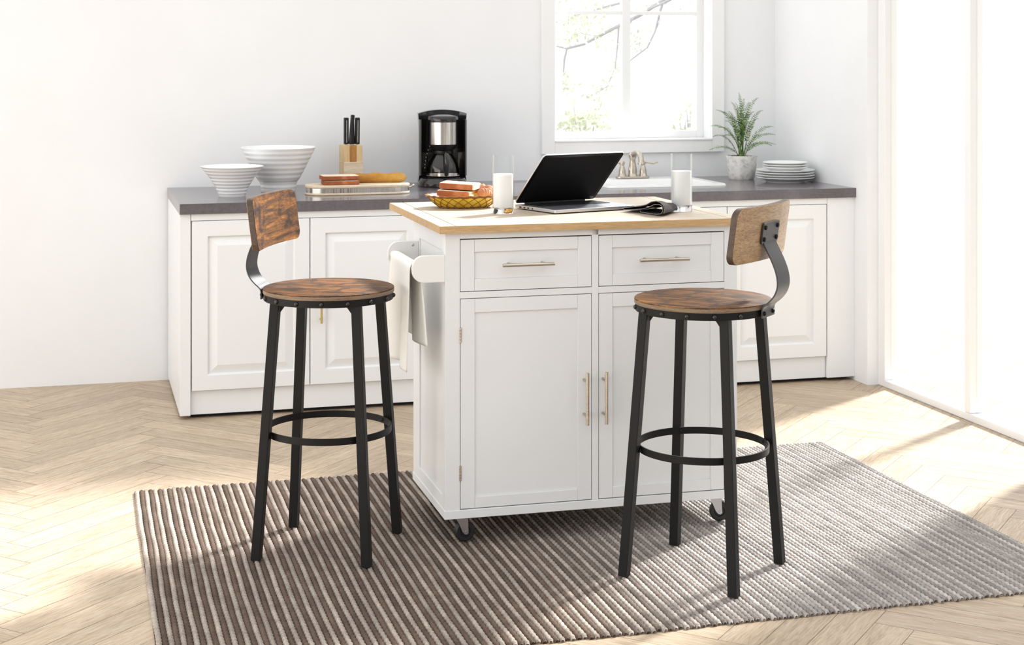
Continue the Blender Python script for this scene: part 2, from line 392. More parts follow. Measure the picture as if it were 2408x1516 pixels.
for i, p in enumerate(me.polygons):
    if i < nq:
        for q, li in enumerate(p.loop_indices): ul.data[li].uv = uvs[4*i+q]
        pa.data[i].value = pl[i]
    else: p.material_index = 1
fo = bpy.data.objects.new('floor', me); C.objects.link(fo); tag(fo, kind='structure')

# window: casing, sill, sash with muntins, glass
wn = tag(empty('window_1', (WX0, YW, WZ0)), kind='structure')
ww, wh = WX1-WX0, WZ1-WZ0; cw = .064
b = MB(); b.box(-cw,0,-.022,0,-.061,wh+cw).box(ww,ww+cw,-.022,0,-.061,wh+cw).box(0,ww,-.022,0,wh,wh+cw).box(0,ww,-.022,0,-.061,0)
b.build('window_casing', M_trim, wn, .002)
MB().box(.0,ww,-.028,.09,-.004,.004).build('window_sill', M_trim, wn, .002)
b = MB(); sy0, sy1 = .09, .125
b.box(0,.04,sy0,sy1,.004,wh).box(ww-.035,ww,sy0,sy1,.004,wh).box(.04,ww-.035,sy0,sy1,.004,.038).box(.04,ww-.035,sy0,sy1,wh-.04,wh)
mc = onY(1473,200,YW+.09).x-WX0; b.box(mc-.021,mc+.021,sy0,sy1,.038,wh-.04)
hz = onY(1500,30.5,YW+.09).z-WZ0; b.box(.04,mc-.021,sy0+.004,sy1-.004,hz-.0085,hz+.0085).box(mc+.021,ww-.035,sy0+.004,sy1-.004,hz-.0085,hz+.0085)
b.build('window_sash', M_trim, wn, .002)
MB().box(.04,ww-.035,.105,.109,.038,wh-.04).build('window_pane', M_pane, wn)

# ---------------------------------------------------------------- back cabinets
CF = 1.9125; ZC = .8487; TC = .0415; CYF = 1.8825; CX0 = .40
def raised_door(bm, x0, x1, z0, z1, y, th=.02, inset=.064):
    """cabinet front with a raised panel, facing -y"""
    rings = [(0,0),(0,-th),(inset-.003,-th),(inset,-th+.012),(inset+.034,-th+.001)]
    vs = []; fs = []
    for i, dy in rings:
        vs += [(x0+i,y+dy,z0+i),(x1-i,y+dy,z0+i),(x1-i,y+dy,z1-i),(x0+i,y+dy,z1-i)]
    for r in range(len(rings)-1):
        for j in range(4):
            fs.append((4*r+j,4*r+(j+1)%4,4*r+4+(j+1)%4,4*r+4+j))
    e = 4*(len(rings)-1); fs.append((e,e+1,e+2,e+3)); fs.append((3,2,1,0))
    bm.add(vs, fs)
def base_cabinet(x0, x1, splits, handles, label, endleft=False):
    r = empty('base_cabinet', (x0, CF, 0), 0, label, 'cabinet', None)
    wd = x1-x0; zt = ZC-TC
    b = MB(); b.box(0,.018,.002,.78,.10,zt).box(wd-.018,wd,.002,.78,.10,zt).box(.018,wd-.018,.765,.78,.10,zt).box(.018,wd-.018,.002,.765,.10,.116)
    b.box(.018,wd-.018,.002,.02,.776,zt)
    b.box(0,wd,-.018,.002,.781,zt)                 # top rail flush with the doors
    b.build('carcass', M_cab, r, .001)
    MB().box(0,wd,.0,.018,.016,.108).build('plinth', M_cab, r, .001)
    MB().box(0,wd,.03,.06,.0,.05).build('plinth_gap_shade', M_plinthgap, r)  # black strip painting the shade in the gap under the plinth
    for (a, c_), hd in zip(splits, handles):
        m = MB(); raised_door(m, a-x0+.0015, c_-x0-.0015, .112, .779, .0)
        d_ = m.build('door', M_cab, r, .0025, sharp=8)
        if hd == '-': continue
        hx = (a+.042 if hd == 'L' else c_-.042)-x0
        h = MB(); h.tube([(hx,-.048,.36),(hx,-.048,.50)], .0045, 10).tube([(hx,-.019,.375),(hx,-.048,.375)], .004, 8).tube([(hx,-.019,.485),(hx,-.048,.485)], .004, 8)
        h.build('handle', M_brass, d_, 0, 40)
    return r
base_cabinet(.445, 1.374, [(.447,.9125),(.9125,1.372)], 'RL', 'white base cabinet with raised panel doors under the white bowls and bread board')
base_cabinet(1.374, 2.254, [(1.376,1.815),(1.815,2.252)], 'RL', 'white base cabinet below the coffee maker, mostly hidden behind the kitchen cart')
base_cabinet(2.254, 3.19, [(2.256,2.716),(2.716,3.188)], 'R-', 'white base cabinet under the sink and potted fern, beside the right wall')
b = MB(); b.box(3.192,XR,CF-.016,CF+.004,.016,ZC-TC); tag(b.build('trim_1', M_cab, None, .001), kind='structure')
b = MB(); b.box(.402,.443,CF-.016,CF+.78,.016,ZC-TC); tag(b.build('trim_2', M_cab, None, .001), kind='structure')
# worktop with a cut-out for the sink
SX0, SX1, SY0, SY1 = 2.30, 2.80, 2.19, 2.56
b = MB(); z0, z1 = ZC-TC, ZC
b.box(CX0,SX0,CYF,YW,z0,z1).box(SX1,XR,CYF,YW,z0,z1).box(SX0,SX1,CYF,SY0,z0,z1).box(SX0,SX1,SY1,YW,z0,z1)
bmj = b.build('kitchen_worktop', M_counter); tag(bmj, 'long dark grey kitchen worktop along the back wall', 'worktop')
# sink
sk = empty('kitchen_sink', (2.55, 2.40, ZC), 0, 'white drop-in kitchen sink set into the grey worktop under the window', 'sink')
ox0, ox1, oy0, oy1 = -.285, .285, -.245, .235; ix0, ix1, iy0, iy1 = -.235, .235, -.195, .115
def loop(x0,x1,y0,y1,r,z): return [(x,y,z) for x,y in rrect(x0,x1,y0,y1,r,5)]
L0 = [loop(ox0,ox1,oy0,oy1,.03,0.0005), loop(ox0+.004,ox1-.004,oy0+.004,oy1-.004,.03,.009), loop(ox0+.014,ox1-.014,oy0+.014,oy1-.014,.03,.0105), loop(ix0-.008,ix1+.008,iy0-.008,iy1+.008,.045,.008),
      loop(ix0,ix1,iy0,iy1,.04,-.004), loop(ix0+.012,ix1-.012,iy0+.012,iy1-.012,.05,-.14), loop(ix0+.05,ix1-.05,iy0+.05,iy1-.05,.05,-.155)]
b = MB(); n = len(L0[0]); vv = [p for l in L0 for p in l]; ff = []
for r in range(len(L0)-1):
    for j in range(n): ff.append((r*n+j, r*n+(j+1)%n, (r+1)*n+(j+1)%n, (r+1)*n+j))
ff.append(tuple((len(L0)-1)*n+j for j in range(n)))
b.add(vv, ff); so = b.build('basin', M_sink, sk, 0, 50)
MB().lathe([(0,.0),(.022,.0),(.024,.002),(.02,.004),(0,.003)], 24, Matrix.Translation((0,-.04,-.1552))).build('drain', M_steel, sk, 0, 40)
# faucet on the sink deck
fp = onZ(1487.5, 413, ZC+.009)
FY = 2.575; fx = onY(1487.5, 413, FY).x
fa = empty('kitchen_faucet', (fx, FY, ZC+.0095), 0, 'brushed nickel two-handle faucet at the back of the sink', 'faucet')
b = MB(); b.prism(rrect(-.082,.082,-.026,.026,.025,8), 0, .01); b.build('base_plate', M_nickel, fa, .003)
b = MB(); b.lathe([(.0,.01),(.024,.01),(.022,.018),(.020,.024),(.0215,.034),(.019,.05),(.0145,.075),(.013,.088),(.0165,.094),(.019,.104),(.018,.114),(.012,.122),(0,.125)], 28)
b.tube([(0,-.005,.107),(0,-.03,.118),(0,-.06,.125),(0,-.09,.122),(0,-.108,.110),(0,-.115,.093),(0,-.116,.078)], [.013,.0125,.012,.012,.0125,.0125,.013], 16)
b.lathe([(.0,-.004),(.016,-.004),(.016,.003),(.0145,.006),(0,.006)], 20, Matrix.Translation((0,-.116,.076)))
b.build('spout', M_nickel, fa, 0, 40)
for s in (-1, 1):
    b = MB(); Mx = Matrix.Translation((s*.052,0,.01))
    b.lathe([(0,0),(.021,0),(.019,.008),(.0165,.014),(.017,.022),(.013,.038),(.009,.05),(.012,.056),(.013,.064),(.009,.071),(0,.073)], 24, Mx)
    b.tube([(s*.058,0,.074),(s*.075,-.002,.073),(s*.10,-.006,.069),(s*.118,-.008,.074),(s*.124,-.008,.073)], [.005,.0042,.0062,.004,.0035], 10)
    b.build('handle', M_nickel, fa, 0, 40)

# ---------------------------------------------------------------- things on the worktop
def bowl(X, Y, r0, r1, h, prof, label):
    b = MB(); out = []; N = 56
    for i in range(N+1):
        t = i/N; z = t*h
        r = np.interp(t, [p[0] for p in prof], [p[1] for p in prof])
        rid = .0011*math.cos(t*PI*2*9) if .06 < t < .95 else 0
        out.append((r+rid, z))
    inner = [(max(r-.006,.002), max(z, .009)) for r, z in reversed(out)]
    P = [(0,.002),(r0*.8,.002),(r0*.84,0)]+out+[(out[-1][0]-.003, h+.0015)]+inner+[(0,.009)]
    b.lathe(P, 72)
    o = b.build('serving_bowl', M_ceramic, None, 0, 50, loc=(X,Y,ZC)); tag(o, label, 'bowl'); return o
bowl(.633, 2.197, .0546, .131, .124, [(0,.0535),(.04,.0555),(.3,.068),(.62,.092),(.88,.118),(1,.1305)], 'smaller white ribbed bowl, front left on the grey worktop')
bowl(.848, 2.39, .073, .161, .189, [(0,.0715),(.04,.074),(.24,.0805),(.255,.088),(.5,.113),(.8,.142),(1,.1605)], 'larger white ribbed bowl behind the smaller bowl')
# knife block with knives
kb = onY(825, 400, 2.56); KX = kb.x
kblock = empty('knife_block', (KX, 2.56, ZC), .06, 'pale beech knife block behind the bread board', 'knife block')
o_ = [(-.042,-.045),(-.015,-.045),(0,-.03),(.015,-.045),(.042,-.045),(.042,.05),(-.042,.05)]
b = MB(); b.prism(o_, .105, .186).box(-.042,.042,-.045,.05,.0,.105); b.build('block', M_block, kblock, .002)
MB().box(-.0432,.0432,-.053,-.0455,.0,.112).build('front_board', M_board, kblock, .0015)
MB().prism([(-.0152,-.0452),(0,-.0305),(.0152,-.0452),(.0152,-.0466),(-.0152,-.0466)], .098, .1855).build('slot', M_blockslot, kblock)
KN = [(-.0245, .0, 150, 765, 180, 265, 'leftmost black-handled knife, upright in the knife block'),
      (-.006, .0, 90, 760, 0, 0, 'tallest black-handled knife, leaning right in the middle of the knife block'),
      (.008, .0, 170, 760, 0, 0, 'slim black-handled knife crossing the tallest knife in the knife block'),
      (.025, .0, 110, 700, 0, 0, 'rightmost black-handled knife, with a steel tip, in the knife block')]
for i, (u, v, ya, yb, _, _, lab) in enumerate(KN):
    lean = [.0, .075, -.03, .01][i]; hw = [.0102,.0078,.0070,.0100][i]; hl = [.122,.135,.118,.122][i]; yy = [-.02,-.026,-.012,-.02][i]
    k_ = empty('kitchen_knife', (KX+u, 2.56+yy, ZC+.186), 0, lab, 'knife', 'knives in the knife block'); k_.rotation_euler = (0, lean, .06)
    b = MB(); b.prism(rrect(-hw,hw,-.011,.011,.005,4), .004, hl); hnd = b.build('handle', M_satinblk, k_, .003)
    b = MB(); b.box(-.0008,.0008,-.0105,.0105,-.09,.004); b.build('blade', M_steel, k_)
    if i in (0, 3):
        MB().box(-.0012,.0012,-.0118,-.0108,.012,hl-.012).build('tang', M_steel, hnd)
# bread board: wooden top and foot with a metal band between
BX, BY = onY(841, 450, 2.19).x, 2.19
bb_ = empty('bread_board', (BX, BY, ZC), 0, 'pale wooden bread board with rounded ends and a shiny metal band on the worktop', 'bread board')
hl, hd = .222, .082
MB().prism(rrect(-hl,hl,-hd,hd,.078,14), 0, .009).build('board_foot', M_board, bb_, .003)
MB().prism(rrect(-hl,hl,-hd,hd,.078,14), .029, .0415).build('board_top', M_board, bb_, .004)
MB().prism(rrect(-hl+.004,hl-.004,-hd+.004,hd-.004,.074,14), .009, .029).build('metal_band', M_steel, bb_, 0, 40)
for xx in (-.115,-.085,-.075,-.055,-.043): MB().box(xx,xx+.0016,-hd+.0026,-hd+.0045,.010,.028).build('crumb_slot', M_plinthgap, bb_)
b = MB(); b.tube([(hl-.002,0,.022),(hl+.008,0,.024),(hl+.014,0,.028)], .004, 10).ball((hl+.017,0,.029),.0065,12,8); b.build('knob', M_steel, bb_, 0, 40)
ZB = ZC+.0415
def slice_bread(loc, rz, wx, wy, th, tilt, label, group, cutx=None, mesh=None):
    r = empty('bread_slice', loc, rz, label, 'bread', group); r.rotation_euler = (tilt[0], tilt[1], rz)
    MB().prism(rrect(-wx/2,wx/2,-wy/2,wy/2,.016,5), 0, th).build('crust', M_crust, r, .003)
    MB().prism(rrect(-wx/2+.004,(wx/2-.004) if cutx is None else wx/2+.0012,-wy/2+.004,wy/2-.004,.013 if cutx is None else .004,5), .001, th+.0012).build('crumb', M_crumb, r, .0015)
    return r
sx = onY(798, 432, BY-.01).x
slice_bread((sx+.003, BY-.012, ZB), -.02, .152, .10, .0165, (0,0), 'white bread slice lying directly on the bread board', 'bread slices on the bread board')
slice_bread((sx, BY-.008, ZB+.0205), .03, .158, .105, .0165, (0,0), 'white bread slice stacked on top of the other slice on the bread board', 'bread slices on the bread board')
b = MB(); pts = []; rad = []
for i in range(25):
    t = i/24; pts.append((-.125+.25*t, .004*math.sin(t*5), .0185+.0012*math.sin(t*16))); rad.append(.0195*(max(0, 1-(2*t-1)**8))**.5*(1+.045*math.sin(t*17))+.0015)
b.tube(pts, rad, 18)
bg_ = b.build('baguette', M_bag, None, 0, 60, loc=(onY(888,424,BY+.035).x, BY+.035, ZB+.001)); bg_.rotation_euler = (0,0,-.03)
tag(bg_, 'golden baguette lying on the right of the bread board', 'baguette')

# coffee maker and its carafe
CMX, CMY = onY(1041, 420, 2.46).x, 2.46
cm = empty('coffee_maker', (CMX, CMY, ZC), -.16, 'black drip coffee maker with a steel filter housing on the worktop', 'coffee maker')
zs_ = [0,.02,.06,.10,.16,.22,.28,.325]; hw_ = [.109,.108,.102,.099,.0985,.101,.105,.109]
vv = []; ff = []
nx = 12
def zt(u, z):    # arched top
    return z
rows = []
for z, hw in zip(zs_, hw_):
    rows.append([(-hw+2*hw*i/nx, z) for i in range(nx+1)])
arch = [(-.1095+.219*i/nx, .325+.0165*(1-(2*i/nx-1)**2)) for i in range(nx+1)]; rows.append(arch)
for yy in (.035, .115):
    for row in rows:
        for j, (u, z) in enumerate(row):
            bow = .02*(1-(2*j/nx-1)**2) if yy > .1 else -.02*(abs(2*j/nx-1)**6)
            vv.append((u, yy+bow*(1 if yy > .1 else 1), z))
R_, K_ = len(rows), nx+1; S_ = R_*K_
for i in range(R_-1):
    for j in range(nx):
        a = i*K_+j; ff.append((a,a+1,a+K_+1,a+K_)); ff.append((S_+a,S_+a+K_,S_+a+K_+1,S_+a+1))
for i in range(R_-1):
    a = i*K_; ff.append((a,a+K_,S_+a+K_,S_+a)); a += nx; ff.append((a,S_+a,S_+a+K_,a+K_))
for j in range(nx):
    ff.append((j,S_+j,S_+j+1,j+1)); a = (R_-1)*K_+j; ff.append((a,a+1,S_+a+1,S_+a))
b = MB().add(vv, ff); b.build('tower', M_glossblk, cm, .004)
for sgn in (-1, 1):
    b = MB(); b.prism([(sgn*.106,.04),(sgn*.106,-.03),(sgn*.098,-.045),(sgn*.09,-.02),(sgn*.088,.04)] if sgn > 0 else [(sgn*.088,.04),(sgn*.09,-.02),(sgn*.098,-.045),(sgn*.106,-.03),(sgn*.106,.04)], .05, .30)
    b.build('side_wing', M_glossblk, cm, .003)
def dshape(w, d, yb, n=20): return [(w, yb)]+[(-w, yb)]+[(-w*math.cos(PI*i/n), -d*math.sin(PI*i/n)) for i in range(n+1)]
D1 = dshape(.108,.105,.10); D2 = dshape(.098,.088,.09)
b = MB(); n = len(D1); b.add([(x,y,0) for x,y in D1]+[(x,y,.018) for x,y in D1]+[(x,y,.040) for x,y in D2], [tuple(range(n-1,-1,-1)), tuple(range(2*n,3*n))]+[(k*n+i,k*n+(i+1)%n,(k+1)*n+(i+1)%n,(k+1)*n+i) for k in (0,1) for i in range(n)])
b.build('base', M_glossblk, cm, .004)
MB().lathe([(0,.040),(.07,.040),(.07,.043),(0,.043)], 40, Matrix.Translation((0,-.012,0))).build('hot_plate', M_satinblk, cm, 0, 40)
b = MB(); b.lathe([(0,.165),(.05,.165),(.062,.180),(.067,.187),(.067,.192),(0,.192)], 48, Matrix.Translation((0,-.018,0))); b.box(-.06,.06,-.02,.06,.168,.30); b.build('filter_holder', M_satinblk, cm, 0, 40)
MB().lathe([(0,.190),(.0675,.190),(.0675,.288),(0,.288)], 64, Matrix.Translation((0,-.018,0))).build('filter_housing', M_steel, cm, 0, 40)
b = MB(); b.lathe([(0,.288),(.0685,.288),(.0695,.292),(.0695,.308),(.066,.315),(.04,.321),(0,.323)], 56, Matrix.Translation((0,-.018,0))); b.box(-.055,.055,-.01,.06,.29,.318); b.build('lid', M_glossblk, cm, 0, 40)
MB().box(.012,.030,-.1075,-.099,.022,.036).build('switch', M_red, cm, .002)
b = MB()
for i in range(7): b.ball((-.082+.0012*i*i*.5, -.041, .085+.016*i), .0022, 8, 6)
b.build('level_mark', M_steel, cm)
ca_ = empty('coffee_carafe', (CMX+.002, CMY-.012, ZC+.0435), -.16, 'glass coffee carafe with black handle standing on the coffee maker', 'carafe')
ca_.location = Vector((CMX, CMY, ZC+.0435))+Matrix.Rotation(-.16,3,'Z') @ Vector((0,-.012,0))
b = MB(); pr = [(.066,.0),(.073,.006),(.0735,.018),(.0725,.035),(.068,.058),(.060,.078),(.050,.096),(.044,.106)]
b.lathe([(0,0)]+pr+[(r-.002,z) for r,z in reversed(pr)]+[(0,.002)], 56); b.build('glass', M_carafe, ca_, 0, 60)
MB().ring([(.0742,.006),(.0752,.007),(.0752,.019),(.0742,.020)], 56).build('band', M_steel, ca_, 0, 40)
MB().lathe([(0,.104),(.046,.104),(.047,.110),(.046,.118),(.02,.121),(0,.121)], 40).build('lid', M_satinblk, ca_, 0, 40)
b = MB(); b.tube([(.006,-.045,.112),(.008,-.075,.112),(.010,-.098,.100),(.010,-.103,.07),(.010,-.098,.035),(.010,-.086,.013)], [.009,.0105,.012,.012,.011,.009], 12); b.build('handle', M_glossblk, ca_, 0, 50)

# potted fern
PX, PY = 3.052, 2.50
pot = empty('potted_fern', (PX, PY, ZC), 0, 'green fern in a pale stone pot with zigzag relief beside the plates', 'plant')
b = MB(); b.lathe([(0,.0),(.056,.0),(.060,.006),(.067,.05),(.0735,.112),(.0705,.112),(.066,.098),(0,.098)], 48); b.build('pot', M_pot, pot, 0, 40)
b = MB()
for row in range(3):
    zc = .022+.032*row; P = []
    for i in range(49):
        a = 2*PI*i/48; z = zc+(.013 if i % 4 in (2,) else (0 if i % 4 == 0 else .0065)); r = np.interp(z, [0,.006,.05,.112], [.056,.060,.067,.0735])+.0004
        P.append((r*math.cos(a), r*math.sin(a), z+.008))
    b.tube(P, .0014, 5)
b.build('zigzag_relief', M_potline, pot, 0, 60)
b = MB()
for i in range(70):
    a = random.random()*2*PI; r = .063*math.sqrt(random.random()); b.ball((r*math.cos(a), r*math.sin(a), .101+random.random()*.006), .008, 6, 4, None, (1+random.random()*.6,.8,.6))
b.build('bark_chips', M_soil, pot)
tips = [(1670,296,-.06),(1667,353,.03),(1676,321,-.08),(1693,262,.03),(1683,258,.07),(1719,240,.05),(1728,242,-.03),(1737,217,.0),(1744,247,-.06),(1764,240,.04),(1784,230,.03),(1795,259,-.04),(1784,279,-.08),(1820,298,.0),(1824,317,-.05),(1825,340,.03),(1816,342,-.09),(1760,268,-.09),(1705,285,-.1),(1712,262,.0),(1750,232,.08),(1775,262,.09),(1690,300,.09),(1700,320,-.12),(1752,275,.02),(1733,255,-.07),(1768,285,-.11),(1722,275,.1)]
pl_ = Vector((PX,PY,ZC))
for (tx, ty, dy) in tips:
    T_ = onY(tx, ty, PY+dy)-pl_; B_ = Vector((random.uniform(-.012,.012), random.uniform(-.012,.012), .10))
    hor = Vector((T_.x, T_.y, 0)); up = T_.z-.10
    ctrl = B_+hor*.35+Vector((0,0,max(up,.0)*.75+.055))
    N = 24; P = [(B_*(1-t)**2+ctrl*2*t*(1-t)+T_*t*t) for t in [i/N for i in range(N+1)]]
    s_ = MB(); s_.tube(P, [.0016*(1-.7*i/N) for i in range(N+1)], 5); fr_ = s_.build('frond', M_leaf, pot)
    l_ = MB(); wmax = random.uniform(.013,.019); st0 = random.choice([5,6,8])
    for i in range(st0, N):
        t = (P[i+1]-P[i-1]).normalized(); side = t.cross(Vector((0,-.6,.8))).normalized(); nn = side.cross(t)
        f = (i-st0)/(N-st0); wd = wmax*(math.sin(PI*min(1,.18+.82*f))**.7)*(1-.35*f)+.0015
        for sg in (-1, 1):
            a = P[i]; q = wd*random.uniform(.75,1.15); tl = (P[i+1]-P[i]).length*1.0
            droop = nn*random.uniform(-.35,.2)*q
            tip = a+side*sg*q+t*tl*.9+droop
            m1 = a+t*tl*.30+side*sg*q*.5+droop*.3+nn*.0008; m2 = a-t*tl*.30+side*sg*q*.45+droop*.3+nn*.0008
            l_.add([a, m1, tip, m2], [(0,1,2,3)])
    k = len(l_.v); l_.build('leaflets', M_leaf, fr_)

# plates
def plate_mesh(r, name):
    b = MB(); b.lathe([(0,.0015),(r*.6,.0015),(r*.61,0),(r*.64,0),(r*.65,.003),(r*.72,.008),(r*.93,.0175),(r,.0205),(r*1.003,.0225),(r*.995,.0235),(r*.93,.0205),(r*.70,.0105),(r*.6,.0055),(0,.005)], 72)
    return b.build(name, M_ceramic, None, 0, 40)
PLX, PLY = 3.182, 2.30
names_l = ['bottom', 'second lowest', 'third lowest', 'uppermost']
pL = plate_mesh(.134, 'dinner_plate'); pS = plate_mesh(.104, 'side_plate')
for i in range(4):
    o = pL if i == 0 else pL.copy()
    if i: C.objects.link(o)
    o.location = (PLX+[0,.001,-.001,.0005][i], PLY, ZC+.0115*i)
    tag(o, f'{names_l[i]} of the four large white plates stacked beside the potted fern', 'plate', 'large white plates')
for i in range(3):
    o = pS if i == 0 else pS.copy()
    if i: C.objects.link(o)
    o.location = (PLX+[0,.001,-.0005][i], PLY, ZC+.0115*3+.0135+.0105*i)
    tag(o, f'{["lowest","middle","topmost"][i]} of the three small white plates on top of the plate stack', 'plate', 'small white plates')

# ---------------------------------------------------------------- kitchen cart
ZT = .935
cart = empty('kitchen_cart', (1.0112, 0, 0), -.0082, 'white rolling kitchen cart with a wooden top, two drawers and two doors', 'kitchen cart')
U0, U1, V0, V1 = .018, .9215, .0157, .4735; ZBm, ZBt, ZTop = .115, .115, ZT-.0222
MB().box(.0154,.9238,.0132,.4756,.09,.115).build('base_board', M_cart, cart, .0015)
b = MB()
for x0, x1 in ((U0,.0613),(.4605,.481),(.8805,U1)): b.box(x0,x1,V0,V0+.02,.115,ZTop)
b.box(.0613,.8805,V0,V0+.02,.8955,ZTop)
b.box(.0613,.4605,V0,V0+.02,.7235,.742).box(.481,.8805,V0,V0+.02,.7235,.742)
b.build('face_frame', M_cart, cart, .001)
for s in (0, 1):
    b = MB(); xo = U0 if s == 0 else U1-.012; xi0, xi1 = (xo, xo+.012)
    b.box(xi0,xi1,V0+.02,.0595,.115,ZTop).box(xi0,xi1,.380,V1,.115,ZTop).box(xi0,xi1,.0595,.380,.115,.150).box(xi0,xi1,.0595,.380,.860,ZTop)
    b.box(xo+.004,xo+.010,.0595,.380,.150,.860)
    b.build('side_panel', M_cart, cart, .001)
MB().box(U0+.012,U1-.012,V1-.012,V1,.115,ZTop).build('back_panel', M_cart, cart)
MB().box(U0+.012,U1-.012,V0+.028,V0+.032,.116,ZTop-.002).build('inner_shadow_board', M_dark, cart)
def shaker(bm, x0, x1, z0, z1, y, th, si, rz0, rz1, rec=.0045):
    """shaker front facing -y: two stiles, two rails, recessed panel"""
    bm.box(x0,x0+si,y,y+th,z0,z1).box(x1-si,x1,y,y+th,z0,z1).box(x0+si+.0004,x1-si-.0004,y,y+th,z0,z0+rz0).box(x0+si+.0004,x1-si-.0004,y,y+th,z1-rz1,z1).box(x0+si,x1-si,y+rec,y+th,z0+rz0,z1-rz1)
def pull(bm, p0, p1, out):
    a, c_ = Vector(p0), Vector(p1); dd = (c_-a).normalized(); L = (c_-a).length
    bm.tube([a, c_], .0052, 14)
    for t in (.17, .83):
        q = a+dd*L*t; bm.tube([q, q+Vector((0,out,0))], .0042, 10)
for i, (x0, x1) in enumerate(((.0632,.4588),(.4828,.8788))):
    b = MB(); shaker(b, x0, x1, .7440, .8925, V0+.0005, .018, .041, .034, .036)
    d_ = b.build('drawer', M_cart, cart, .0008)
    hc = ((1.192+1.345)/2-1.0112, (1.609+1.765)/2-1.0112)[i]
    h = MB(); pull(h, (hc-.0775,-.020,.8195),(hc+.0775,-.020,.8195), .040); h.build('handle', M_nickel, d_, 0, 40)
for i, (x0, x1) in enumerate(((.0632,.4588),(.4828,.8788))):
    b = MB(); shaker(b, x0, x1, .1175, .7218, V0+.0005, .018, .042, .032, .040)
    d_ = b.build('door', M_cart, cart, .0008)
    hx = (1.447-1.0112, 1.5055-1.0112)[i]
    h = MB(); pull(h, (hx,-.020,.344),(hx,-.020,.497), .040); h.build('handle', M_nickel, d_, 0, 40)
    xh = (.0622, .8798)[i]
    for z0, z1 in ((.199,.243),(.597,.641)):
        h = MB()
        for q in range(5): h.tube([(xh,V0-.001,z0+(z1-z0)*q/5+.0004),(xh,V0-.001,z0+(z1-z0)*(q+1)/5-.0004)], .0034, 10)
        h.build('hinge', M_nickel, d_, 0, 40)
# top: front slab and rear leaf, each a field between two cross boards
VS = .462
for nm, va, vb in (('top_slab', 0, VS-.0008), ('drop_leaf', VS+.0008, .78)):
    t_ = MB(); t_.box(.0464,.8936,va+.0,vb,ZT-.0222,ZT); to = t_.build(nm, M_top, cart, .001)
    for x0, x1 in ((0,.0436),(.8964,.9399)):
        MB().box(x0,x1,va,vb,ZT-.0222,ZT).build('cross_board', M_top, to, .001)
    MB().box(.040,.05,va+.002,vb-.002,ZT-.0215,ZT-.0035).box(.89,.90,va+.002,vb-.002,ZT-.0215,ZT-.0035).build('joint_spline', M_dark, to)
    if va == 0:
        e = MB(); e.box(.0,.9399,-.0012,-.0001,ZT-.0218,ZT-.0006); e.build('front_edge', M_topE, to)
    e = MB(); e.box(-.0012,-.0001,va+.001,vb-.001,ZT-.0218,ZT-.0006); e.build('side_edge', M_topE, to)
for xx in (.35,.60): MB().box(xx,xx+.02,.48,.70,.85,ZT-.0222).build('leaf_support', M_cart, cart, .002)
# casters
def caster(x, y, ang):
    c_ = empty('caster', (x, y, .09)); c_.parent = cart; c_.rotation_euler = (0,0,ang)
    for k in ('label','category'): 
        if k in c_: del c_[k]
    MB().prism(rrect(-.026,.026,-.022,.022,.005,4), -.003, 0).build('mount_plate', M_zinc, c_, .001)
    b = MB()
    for s in (-1,1):
        yy = s*.0155
        b.prism([(-.024,-.006),(.012,-.006),(.014,-.018),(.0155,-.052),(.010,-.056),(.003,-.054),(-.004,-.046),(-.014,-.022)], -yy-.001, -yy+.001, RX)
    b.box(-.024,.012,-.0165,.0165,-.0075,-.004)
    b.tube([(.008,-.0185,-.048),(.008,.0185,-.048)], .004, 12); b.build('fork', M_zinc, c_, 0, 30)
    b = MB(); Mx = Matrix.Translation((.008,0,-.048)) @ RX
    b.lathe([(0,-.008),(.014,-.008),(.016,-.011),(.026,-.011),(.0295,-.008),(.030,0),(.0295,.008),(.026,.011),(.016,.011),(.014,.008),(0,.008)], 36, Mx); b.build('wheel', M_rubber, c_, 0, 40)
    return c_
caster(.0765, .058, .12); caster(.872, .058, -.25); caster(.0765, .42, .9); caster(.872, .42, .3)
# towel rack on the left side
rk = empty('towel_rack', (U0, 0, 0)); rk.parent = cart
del_keys = [k for k in ('label','category') if k in rk]
RXo, RZo = -.078, .8105
def bracket(y0, y1):
    out = []
    r = .034; z0, z1 = .772, .850; x1 = 0.0; x0 = -.096
    out = [(x1,z0),(x1,z1),(x0+r,z1)]+[(x0+r-r*math.sin(PI/2*i/8), z1-r+r*math.cos(PI/2*i/8)) for i in range(1,9)]+[(x0+r-r*math.cos(PI/2*i/8), z0+r-r*math.sin(PI/2*i/8)) for i in range(0,9)]
    b = MB(); b.prism(out, -y1, -y0, RX); return b
br_ = bracket(.018,.034).build('bracket', M_rack, rk, .002)
br2 = bracket(.392,.408).build('bracket', M_rack, rk, .002)
b = MB()
for z in (.838,.784): b.lathe([(0,0),(.0042,0),(.0048,.001),(.0035,.002),(0,.002)], 14, Matrix.Translation((-.018,.392,z)) @ RX)
b.build('screw', M_zinc, rk, 0, 40)
MB().tube([(RXo,.034,RZo),(RXo,.392,RZo)], .0125, 20).build('rail', M_rack, rk, 0, 40)

